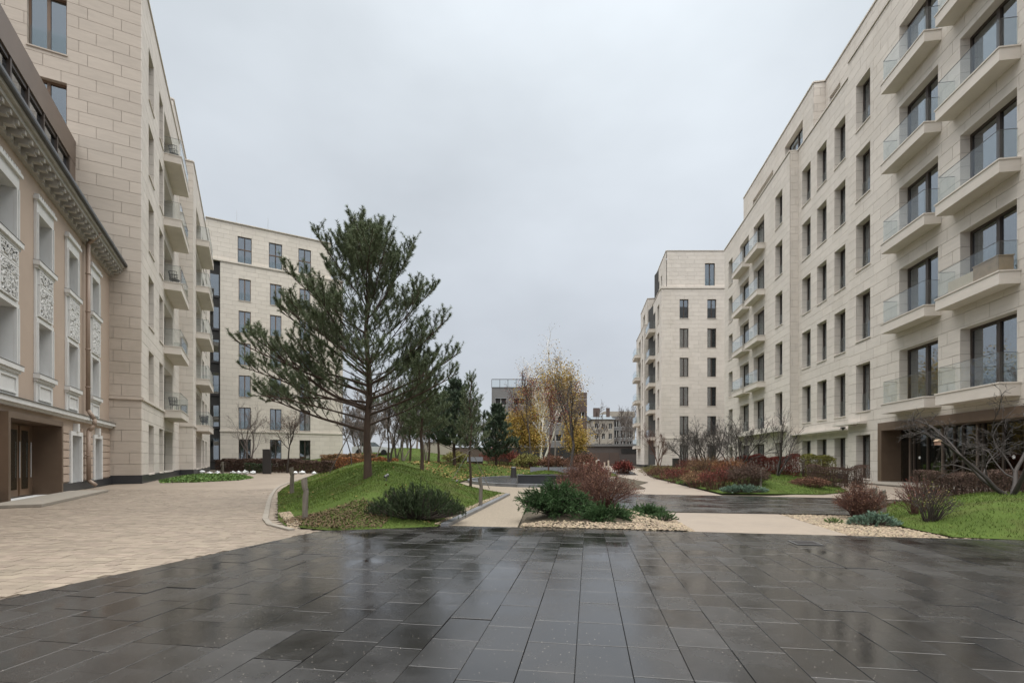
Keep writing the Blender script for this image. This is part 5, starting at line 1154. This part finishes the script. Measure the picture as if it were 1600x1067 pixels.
hedge('red_hedge', 'dense dark red clipped hedge in front of the limestone house', [(12.6, 27.2), (15.4, 26.2)], 1.2, 1.15, .2, 131, 'redleaf', 'bark_r', 3000, .03)
hedge('yellow_hedge', 'yellowing hedge at the end of the red hedge', [(15.5, 26.0), (16.9, 25.6)], 1.1, 1.2, .15, 132, 'yellowgreen', 'bark_r', 2400, .032)
hedge('box_hedge', 'clipped dark brown hedge before the ground floor windows', [(12.3, 20.3), (14.3, 19.6)], .8, .82, .05, 133, 'hedgebrown', 'hedgebrown', 2600, .022)
hedge('clipped_hedge', 'long leafless clipped hedge in front of the bronze entrance', [(11.6, 13.9), (14.2, 13.1), (16.8, 12.3)], .7, .78, .02, 134, 'hedgebrown', 'hedgebrown', 3400, .02, twig=220)
hedge('block_hedge', 'low dark hedge along the foot of the far block', [(21.0, 60), (27, 60)], 1.2, 1.0, .0, 135, 'hedgebrown', 'hedgebrown', 700, .06, twig=40)
# left hedges
hedge('brown_hedge', 'brown clipped hedge with yellow top in front of the cream block', [(-17.6, 46), (-12.6, 43.5)], 1.4, 1.55, 0, 141, 'tanleaf', 'hedgebrown', 900, .07, twig=60)
hedge('dark_brown_hedge', 'dark brown low hedge behind the white bags', [(-27.5, 46), (-22.5, 44), (-18.2, 42.5)], 1.3, 1.15, 0, 142, 'hedgebrown', 'hedgebrown', 1100, .06, twig=70)
hedge('dark_brown_hedge', 'second dark brown low hedge in front of the yellow topped hedge', [(-18.0, 41.8), (-13.2, 39.8)], 1.1, 1.0, 0, 143, 'hedgebrown', 'hedgebrown', 1100, .06, twig=70)
hedge('orange_hedge', 'rusty orange shrub row at the back of the mound', [(-11.4, 31.5), (-7.6, 32.5)], 1.3, .9, .35, 144, 'orangeleaf', 'bark_r', 1500, .045, twig=90)
hedge('small_green_hedge', 'small green hedge beside the dark sign pillar', [(-22.6, 41.6), (-20.6, 41.2)], .9, .8, 0, 145, 'mugo', 'bark_d', 1100, .05, twig=50)
# shrubs behind terrace
for (x, y, rx, h, lf, lab) in [(-1.2, 46, 2.2, 1.5, 'redleaf', 'crimson rounded shrub before the dark fence'), (1.4, 44, 1.4, 1.2, 'yellowgreen', 'olive green shrub beside the crimson one'), (3.6, 43, 1.6, 1.1, 'brownleaf', 'brown shrub behind the grey bench'), (6.0, 41, 1.5, 1.3, 'brownleaf', 'brown shrub at the foot of the weeping birch'), (-6.0, 52, 1.6, 1.0, 'yellowgreen', 'olive shrub beside the low pale wall'), (9.4, 41, .9, .9, 'redleaf', 'dark red shrub at the corner of the far path')]:
    shrub('rounded_shrub', lab, (x, y, max(gz(x, y), 0)), rx, rx*.8, h, int(x*10+500), 160, 5, 'bark_r', lf, 2600, .06, r0=.012, inner=.6, minr=.006)
# ground cover beside the left house
rng = np.random.default_rng(77); IV = [(-17.3, 23.9), (-16.0, 24.6), (-15.2, 27), (-16.2, 30.5), (-19.5, 35.5), (-23.3, 35.6), (-21.5, 31.0), (-19.6, 27.0)]
p = pts_in(IV, 9000, rng); z = .03+.16*sstep(dist_np(p[:, 0], p[:, 1], IV)/.8)*rng.random(len(p)); V, F = leafquads(np.column_stack([p, z]), rng, .06)
iv = thing('ground_cover', 'bright green leafy ground cover along the foot of the corner house', 'ground cover', me=npmesh('ground_cover', V, F, 'ivy'), kind='stuff')
struct('flower_bed', poly_sheet('flower_bed', IV, .004, 'mulch'))
# ============================================================ furniture and small things
def post(label, x, y, h, w, seed):
    z = max(gz(x, y), 0); r = random.Random(seed); t = thing('timber_post', label, 'post', T(x, y, z), 'weathered timber posts'); b = MB(); n = 8; rings = []
    for k, zz in enumerate((-.1, .25*h, .55*h, .68*h, .78*h, h)):
        off = (0, .0, .01, .02, -.005, -.02)[k]; ww = (1, .95, .92, .8, .95, .98)[k]*w; i = len(b.v)
        for j in range(n):
            a = 2*math.pi*j/n; b.v.append((off+ww*math.cos(a)*(1+r.uniform(-.08, .08)), ww*.8*math.sin(a)*(1+r.uniform(-.08, .08)), zz+(.03*math.cos(a) if k == 5 else 0)))
        rings.append(i)
    for k in range(5):
        for j in range(n): b.f.append((rings[k]+j, rings[k]+(j+1) % n, rings[k+1]+(j+1) % n, rings[k+1]+j))
    b.f.append(tuple(rings[5]+j for j in range(n))); put('shaft', b.mesh('shaft', 'wood'), t, WM[t.name])
    c = MB(); c.box(w*.2, w*.88, -w*.5, w*.5, h*.7, h*.76); put('lamp_slot', c.mesh('lamp_slot', 'darkbox'), t, WM[t.name])
post('weathered timber post at the leafy corner of the mound by the drive', -3.85, 9.05, .76, .058, 1)
post('weathered timber post further back along the drive kerb', -7.2, 15.9, .85, .075, 2)
post('weathered timber post on the right slope of the mound above the gravel path', -.78, 12.05, .72, .05, 3)
post('weathered timber post at the corner of the bed by the white bags', -20.0, 33.6, 1.0, .09, 4)
post('gnarled timber post behind the rusty shrub', 7.75, 10.4, .55, .075, 5); post('second gnarled timber post beside the rusty shrub', 8.05, 10.55, .48, .07, 6)
post('timber post among the brown shrubs by the path', 9.0, 17.6, .6, .04, 7)
def spot(x, y, label):
    z = gz(x, y); t = thing('garden_spotlight', label, 'lamp', T(x, y, z), 'garden spotlights'); b = MB(); b.cyl((0, 0, -.03), (0, 0, .12), .012, .012, 8); put('stem', b.mesh('stem', 'metal'), t, WM[t.name])
    b = MB(); b.cyl((-.03, -.05, .1), (.03, .03, .15), .035, .042, 12); put('head', b.mesh('head', 'metal'), t, WM[t.name]); b = MB(); b.cyl((.03, .03, .15), (.034, .035, .153), .036, .036, 12); put('lens', b.mesh('lens', 'lampw'), t, WM[t.name])
spot(-3.1, 12.0, 'small steel spotlight in the grass in front of the large pine'); spot(-2.2, 19.4, 'small steel spotlight beside the staked young pine')
# stakes and guy wires
def stake(label, x, y, ends, r_=.03, m='wood', nm='tree_stake'):
    b = MB()
    for (p, q) in ends: b.cyl(p, q, r_, r_*.9, 7)
    return thing(nm, label, 'stake', T(x, y, 0), me=None) if False else thing(nm, label, 'stake', me=b.mesh(nm, m))
zs = gz(-1.65, 19.3)
stake('pale slanting timber stake lashed to the young slender pine', -1.65, 19.3, [((-.85, 19.6, gz(-.85, 19.6)-.1), (-1.72, 19.2, zs+1.75))], .013, 'wood')
stake('pale crossbar timber lashed to the young slender pine', -1.65, 19.3, [((-2.4, 19.25, zs+1.1), (-.95, 19.25, zs+1.85))], .013, 'wood')
stake('slanting dark stake holding the thin sapling by the drive', -9, 27, [((-9.9, 26.2, gz(-9.9, 26.2)-.1), (-8.95, 26.9, gz(-8.9, 27)+1.8))], .03, 'bark_d')
stake('thin guy wire from the young slender pine to the lawn', 0, 0, [((-2.35, 18.6, gz(-2.35, 18.6)), (-1.67, 19.2, zs+1.5))], .008, 'metal', 'guy_wire')
# bench, planter, bin
t = thing('lounge_bench', 'long grey bench with sloping seat on the round terrace', 'bench', T(2.75, 30.3, .06))
b = MB(); b.box(-1.6, 1.6, -.05, .55, 0, .26); put('base', b.mesh('base', 'plinth'), t, WM[t.name])
b = MB(); b.v = [(-1.6, -.1, .262), (1.6, -.1, .262), (1.6, .6, .62), (-1.6, .6, .62), (-1.6, .6, .262), (1.6, .6, .262)]; b.f = [(0, 1, 2, 3), (0, 3, 4), (1, 5, 2), (3, 2, 5, 4), (0, 4, 5, 1)]; put('seat', b.mesh('seat', 'benchseat'), t, WM[t.name])
t = thing('lounge_bench', 'short grey bench on the lawn far behind the terrace', 'bench', T(-3.3, 43, gz(-3.3, 43)))
b = MB(); b.box(-.7, .7, 0, .5, -.05, .3); put('base', b.mesh('base', 'plinth'), t, WM[t.name]); b = MB(); b.v = [(-.7, -.1, .302), (.7, -.1, .302), (.7, .6, .7), (-.7, .6, .7), (-.7, .6, .302), (.7, .6, .302)]; b.f = [(0, 1, 2, 3), (0, 3, 4), (1, 5, 2), (3, 2, 5, 4), (0, 4, 5, 1)]; put('seat', b.mesh('seat', 'benchseat'), t, WM[t.name])
t = thing('raised_planter', 'dark stone planter with a dome of grass on the round terrace', 'planter', T(1.62, 23.0, .06))
b = MB(); b.box(-1.35, 1.35, -.55, -.43, .0, .36); b.box(-1.35, 1.35, .43, .55, 0, .36); b.box(-1.35, -1.23, -.43, .43, 0, .36); b.box(1.23, 1.35, -.43, .43, 0, .36); put('wall', b.mesh('wall', 'plinth'), t, WM[t.name])
b = MB(); b.box(-1.38, 1.38, -.58, -.4, .361, .39); b.box(-1.38, 1.38, .4, .58, .361, .39); put('rim', b.mesh('rim', 'slate'), t, WM[t.name])
nx, ny = 22, 10; xs, ys = np.meshgrid(np.linspace(-1.23, 1.23, nx), np.linspace(-.42, .42, ny)); zz = .3+.26*np.clip(1-(xs/1.2)**2, 0, 1)*np.clip(1-(ys/.6)**2, 0, 1); idx = np.arange(nx*ny).reshape(ny, nx)
put('grass_dome', npmesh('grass_dome', np.stack([xs.ravel(), ys.ravel(), zz.ravel()], 1), np.stack([idx[:-1, :-1].ravel(), idx[:-1, 1:].ravel(), idx[1:, 1:].ravel(), idx[1:, :-1].ravel()], 1), 'grassbase', True), t, WM[t.name])
rg = np.random.default_rng(5); n = 2500; px = rg.uniform(-1.2, 1.2, n); py = rg.uniform(-.4, .4, n); pz = .3+.26*np.clip(1-(px/1.2)**2, 0, 1)*np.clip(1-(py/.6)**2, 0, 1); a = rg.uniform(0, 6.28, n)
V = np.stack([np.stack([px-np.cos(a)*.012, py-np.sin(a)*.012, pz-.01], 1), np.stack([px+np.cos(a)*.012, py+np.sin(a)*.012, pz-.01], 1), np.stack([px+rg.normal(0, .02, n), py, pz+rg.uniform(.03, .07, n)], 1)], 1).reshape(-1, 3)
o = put('grass_blades', npmesh('grass_blades', V, np.arange(3*n).reshape(-1, 3), 'blade'), t, WM[t.name]); o['kind'] = 'stuff'
t = thing('litter_bin', 'dark tapered litter bin beside the long bench', 'bin', T(.1, 29.8, .06)); b = MB(); b.cyl((0, 0, 0), (0, 0, .6), .2, .15, 14); put('body', b.mesh('body', 'darkbox'), t, WM[t.name]); b = MB(); b.cyl((0, 0, .601), (0, 0, .66), .17, .13, 14); put('lid', b.mesh('lid', 'metal'), t, WM[t.name])
# bollard lamps along far path
for (x, y, lab) in [(8.1, 46.0, 'mushroom path lamp at the path corner by the weeping birch'), (4.8, 47.5, 'mushroom path lamp between the shrubs behind the bench'), (10.5, 66, 'mushroom path lamp near the garage')]:
    t = thing('path_lamp', lab, 'lamp', T(x, y, max(gz(x, y), 0)), 'path lamps'); b = MB(); b.cyl((0, 0, -.05), (0, 0, 1.0), .05, .05, 8); put('stem', b.mesh('stem', 'steel'), t, WM[t.name]); b = MB(); b.cyl((0, 0, 1.0), (0, 0, 1.12), .2, .14, 12); put('hood', b.mesh('hood', 'lampw'), t, WM[t.name])
b = MB(); b.cyl((0, 0, -.05), (0, 0, 1.0), .11, .11, 10); b.cyl((0, 0, 1.0), (0, 0, 1.06), .12, .09, 10); thing('bollard', 'pale bollard standing in front of the low garage', 'bollard', T(15.6, 68, 0), me=b.mesh('bollard', 'kerb'))
rr = random.Random(9)
for i in range(7):
    b = MB(); x = 3.2+i*.19; hgt = .62+rr.uniform(-.08, .12); b.box(-.035, .035, -.02, .02, -.05, hgt); thing('marker_stake', 'short pale stake in a row behind the red barked bush', 'stake', T(x*1.0, 21.6+.05*i, max(gz(x, 21.6), 0)+.4), 'row of pale stakes', me=b.mesh('marker_stake', 'board'))
# dark pillar and boxes
t = thing('sign_pillar', 'dark metal pillar standing before the hedge', 'pillar', T(-19.9, 39.5, 0)); b = MB(); b.box(-.3, .3, -.12, .12, 0, 1.95); put('body', b.mesh('body', 'darkbox'), t, WM[t.name]); b = MB(); b.box(-.32, .32, -.14, .14, 1.951, 1.99); put('cap', b.mesh('cap', 'darkbox'), t, WM[t.name])
t = thing('utility_cabinet', 'dark utility cabinet at the foot of the far block', 'cabinet', T(17.0, 50.5, .2)); b = MB(); b.box(-.3, .3, -.2, .2, 0, 1.05); put('body', b.mesh('body', 'darkbox'), t, WM[t.name]); b = MB(); b.box(-.33, .33, -.23, .23, 1.051, 1.09); put('lid', b.mesh('lid', 'darkbox'), t, WM[t.name])
# white bags
def bag(x, y, s, seed, lab):
    r_ = np.random.default_rng(seed); n, mth = 12, 8; V = []; 
    for i in range(mth+1):
        f = i/mth; rad = s*(math.sin(math.pi*min(f*.9+.08, 1)))**.6*(1 if f < .8 else .45); z = f*s*1.6
        for j in range(n): a = 2*math.pi*j/n; q = rad*(1+r_.normal(0, .2)); V.append((q*math.cos(a), q*.8*math.sin(a), z*.75+r_.normal(0, .03)))
    idx = np.arange((mth+1)*n).reshape(mth+1, n); nx_ = np.roll(idx, -1, 1); F = np.stack([idx[:-1], nx_[:-1], nx_[1:], idx[1:]], -1).reshape(-1, 4)
    thing('white_bag', lab, 'bag', T(x, y, 0), 'white bags along the hedge', me=npmesh('white_bag', V, F, 'bag', True))
for i, (x, y, s) in enumerate([(-21.7, 38.6, .34), (-21.0, 38.3, .42), (-20.6, 38.7, .36), (-22.3, 38.9, .3), (-24.0, 39.6, .3), (-25.5, 40, .35), (-17.2, 38.6, .3), (-16.6, 38.5, .38), (-15.6, 38.3, .28), (-22.8, 36.7, .34), (-21.5, 35.4, .3)]): bag(x, y, s*.62, i, 'white plastic bag in the heap beside the dark sign pillar' if i < 4 else 'white plastic bag in front of the rear wing wall' if i in (4, 5) else 'white plastic bag below the small round headed tree' if i < 9 else 'white plastic bag standing by the green ground cover')
# drain cover in the plaza
DX, DY = 4.05, 6.72
t = thing('drain_cover', 'square dark drain grating set in the wet plaza', 'drain', T(DX, DY, .001) @ RZ(-ANG)); b = MB(); b.box(-.17, .17, -.17, .17, .001, .006); put('frame', b.mesh('frame', 'metal'), t, WM[t.name])
for i in range(6): b = MB(); b.box(-.14, .14, -.13+i*.045, -.105+i*.045, .0065, .01); put('bar', b.mesh('bar', 'darkbox'), t, WM[t.name])
t = thing('drain_cover', 'round dark manhole cover in the concrete path', 'drain', T(5.15, 20.3, -.024)); b = MB(); b.cyl((0, 0, .001), (0, 0, .006), .34, .34, 24); put('frame', b.mesh('frame', 'metal'), t, WM[t.name]); b = MB(); b.cyl((0, 0, .0065), (0, 0, .011), .3, .3, 24); put('lid', b.mesh('lid', 'darkbox'), t, WM[t.name])
# bird house
t = thing('bird_house', 'small pinkish bird house hung in the crooked leafless tree', 'bird house', T(8.75, 10.0, 1.45) @ SC(.75, .75, .75)); b = MB(); b.box(-.05, .05, -.05, .05, 0, .1); put('box', b.mesh('box', mat('salmon_paint', (.34, .2, .14, 1), .7, 0, 5, .1)), t, WM[t.name])
b = MB(); b.v = [(-.07, -.07, .101), (.07, -.07, .101), (.07, .07, .101), (-.07, .07, .101), (0, -.07, .16), (0, .07, .16)]; b.f = [(0, 3, 2, 1), (0, 1, 4), (2, 3, 5), (1, 2, 5, 4), (3, 0, 4, 5)]; put('roof', b.mesh('roof', 'crate'), t, WM[t.name]); b = MB(); b.cyl((0, 0, .15), (.05, 0, .45), .004, .004, 5); put('cord', b.mesh('cord', 'metal'), t, WM[t.name])

# ============================================================ far buildings
def farhouse(name, label, x0, x1, y, dep, H, m, rows, cols, wz0, fh, wh, ww, roof=None, x_first=None, rail=False, cat='building'):
    t = thing(name, label, cat, T((x0+x1)/2, y, 0)); W = WM[t.name]; w = x1-x0; b = MB(); X = lambda x: x-(x1-x0)/2; ops = []
    pitch = w/cols
    for r_ in range(rows):
        for c in range(cols): ops.append((pitch*(c+.5)-ww/2, pitch*(c+.5)+ww/2, wz0+fh*r_, wz0+fh*r_+wh))
    us = sorted({0, w} | {o[0] for o in ops} | {o[1] for o in ops}); zs_ = sorted({0, H} | {o[2] for o in ops} | {o[3] for o in ops})
    for i in range(len(us)-1):
        for j in range(len(zs_)-1):
            uc, zc = (us[i]+us[i+1])/2, (zs_[j]+zs_[j+1])/2
            if any(o[0] < uc < o[1] and o[2] < zc < o[3] for o in ops): continue
            b.quad((X(us[i]), 0, zs_[j]), (X(us[i+1]), 0, zs_[j]), (X(us[i+1]), 0, zs_[j+1]), (X(us[i]), 0, zs_[j+1]))
    b.quad((X(0), dep, 0), (X(0), 0, 0), (X(0), 0, H), (X(0), dep, H)); b.quad((X(w), 0, 0), (X(w), dep, 0), (X(w), dep, H), (X(w), 0, H)); b.quad((X(0), 0, H), (X(w), 0, H), (X(w), dep, H), (X(0), dep, H))
    put('wall', b.mesh('wall', m), t, W)
    f = MB(); f.box(0, ww, .25, .35, 0, .08); f.box(0, ww, .25, .35, wh-.08, wh); f.box(0, .08, .25, .35, .08, wh-.08); f.box(ww-.08, ww, .25, .35, .08, wh-.08); f.box(ww/2-.05, ww/2+.05, .25, .35, .08, wh-.08); fm = f.mesh('window', 'lampw'); p = MB(); p.box(.02, ww-.02, .37, .4, .02, wh-.02); pm = p.mesh('pane', 'darkwall')
    for (a, c, e_, g) in ops: wo_ = put('window', fm, t, W @ T(X(a), 0, e_)); put('pane', pm, wo_, W @ T(X(a), 0, e_))
    if roof: b = MB(); b.v = [(X(-.5), -.5, H+.01), (X(w+.5), -.5, H+.01), (X(w+.5), dep, H+2.6), (X(-.5), dep, H+2.6), (X(-.5), dep, H+.01), (X(w+.5), dep, H+.01)]; b.f = [(0, 1, 2, 3), (0, 3, 4), (1, 5, 2), (4, 3, 2, 5)]; ro = put('roof', b.mesh('roof', roof), t, W)
    if roof:
        for cx in (.15, .3, .8): b = MB(); b.box(X(w*cx), X(w*cx)+1, dep*.4, dep*.4+1, H+.8, H+4); put('chimney', b.mesh('chimney', 'farbrown'), ro, W)
    if rail:
        n = 9
        for i in range(n+1): b = MB(); b.cyl((X(w*i/n), .2, H), (X(w*i/n), .2, H+1.9), .06, .06, 5); put('rail_post', b.mesh('rail_post', 'metal'), t, W)
        b = MB(); b.box(X(0), X(w), .15, .25, H+1.85, H+2.0); b.box(X(0), X(w), -.05, .25, H-.1, H+.15); put('rail', b.mesh('rail', 'metal'), t, W)
        b = MB(); b.box(X(.1), X(w-.1), .18, .2, H+.16, H+1.8); put('rail_glass', b.mesh('rail_glass', 'guard'), t, W)
        b = MB(); b.cyl((X(w*.42), 2, H), (X(w*.42), 2, H+4.3), .18, .14, 8); put('flue', b.mesh('flue', 'metal'), t, W)
    return t
farhouse('concrete_building', 'grey concrete building with a roof railing behind the yellow trees', -4.6, 12.0, 110, 14, 17.4, 'farconc', 4, 4, 1.2, 4.1, 1.6, 2.6, rail=True)
farhouse('brown_annex', 'dark brown brick annex beside the grey concrete building', 12.05, 16.8, 109, 13, 16.2, 'farbrown', 3, 2, 2.0, 4.2, 1.5, 1.4)
farhouse('cream_town_house', 'cream plaster town house with blue roof beyond the garage', 25.0, 31.4, 150, 12, 13.6, 'farcream', 4, 3, 1.3, 3.1, 1.75, 1.1, roof='farroof')
farhouse('grey_town_house', 'grey glazed house beside the cream town house', 31.5, 37.5, 151, 12, 14.6, 'farconc', 4, 3, 1.3, 3.3, 2.4, 1.5)
farhouse('pale_tower', 'pale flat roofed house far behind the bare trees', 36, 48, 190, 12, 20, 'farcream', 3, 4, 6, 4.2, 2, 1.4)
t = thing('garage_building', 'low dark brown garage closing the end of the path', 'garage', T(20, 95, 0)); W = WM[t.name]
b = MB(); b.box(-6.5, 8, 0, 8, 0, 3.75); put('wall', b.mesh('wall', 'fargarage'), t, W); b = MB(); b.box(-6.6, 8, -.25, 8.2, 3.76, 4.2); put('roof', b.mesh('roof', 'farconc'), t, W)
for i, x in enumerate((-4.9, -2.9, -.9)): b = MB(); b.box(x, x+1.85, -.06, -.002, .05, 2.5); put('garage_door', b.mesh('garage_door', 'farbrown'), t, W)
b = MB(); b.box(1.3, 5.2, -.08, -.002, 2.4, 3.3); put('dark_opening', b.mesh('dark_opening', 'darkwall'), t, W)
t = thing('dark_fence', 'dark panel fence behind the crimson shrub and yellow trees', 'fence', T(0, 70, 0)); W = WM[t.name]
for i in range(11): b = MB(); b.box(-9+i*1.8, -7.25+i*1.8, 0, .12, 0, 2.9); put('panel', b.mesh('panel', 'darkwall'), t, W); b = MB(); b.box(-9.06+i*1.8, -9.0+i*1.8+.0, -.06, .16, 0, 3.0); put('post', b.mesh('post', 'darkbox'), t, W)
t = thing('garden_wall', 'low pale plaster wall behind the pine trunks', 'wall', T(-9, 62, 0)); W = WM[t.name]; b = MB(); b.box(-2.2, 1.4, 0, .4, 0, 3.3); put('wall', b.mesh('wall', 'farcream'), t, W); b = MB(); b.box(-2.3, 1.5, -.06, .46, 3.301, 3.4); put('coping', b.mesh('coping', 'farconc'), t, W)
t = thing('stone_wall', 'mauve grey stone wall right of the pale plaster wall', 'wall', T(-5.6, 61, 0)); W = WM[t.name]; b = MB(); b.box(-1.9, 2.6, 0, .4, 0, 2.6); put('wall', b.mesh('wall', 'farbrown'), t, W); b = MB(); b.box(-1.95, 2.65, -.05, .45, 2.601, 2.7); put('coping', b.mesh('coping', 'farconc'), t, W)
# parked car
cz = gz(-16.2, 56); t = thing('parked_car', 'white car parked behind the mound, seen between tree trunks', 'car', T(-16.2, 56, max(cz, 0)+.02) @ RZ(.3)); W = WM[t.name]
b = MB(); prof_ = [(-2.1, .3), (2.1, .3), (2.15, .7), (1.9, .85), (1.15, .95), (-1.6, 1.0), (-2.1, .9)]
def extr(pr, y0, y1, m, nm):
    b = MB(); n = len(pr); b.v = [(p[0], y0, p[1]) for p in pr]+[(p[0], y1, p[1]) for p in pr]; b.f = [tuple(range(n)), tuple(range(2*n-1, n-1, -1))]+[(i, i+n, (i+1) % n+n, (i+1) % n) for i in range(n)]; return b.mesh(nm, m)
bo = put('body', extr(prof_, -.85, .85, 'carwhite', 'body'), t, W); put('cabin', extr([(-1.5, 1.0), (1.0, .96), (.4, 1.42), (-1.0, 1.46)], -.75, .75, 'glass', 'cabin'), t, W); put('car_roof', extr([(.42, 1.425), (.38, 1.47), (-1.0, 1.5), (-1.05, 1.465)], -.72, .72, 'carwhite', 'car_roof'), t, W)
for x in (-1.35, 1.35):
    for y in (-.8, .8): b = MB(); b.cyl((x, y-.1, .32), (x, y+.1, .32), .32, .32, 14); put('wheel', b.mesh('wheel', 'tyre'), t, W)
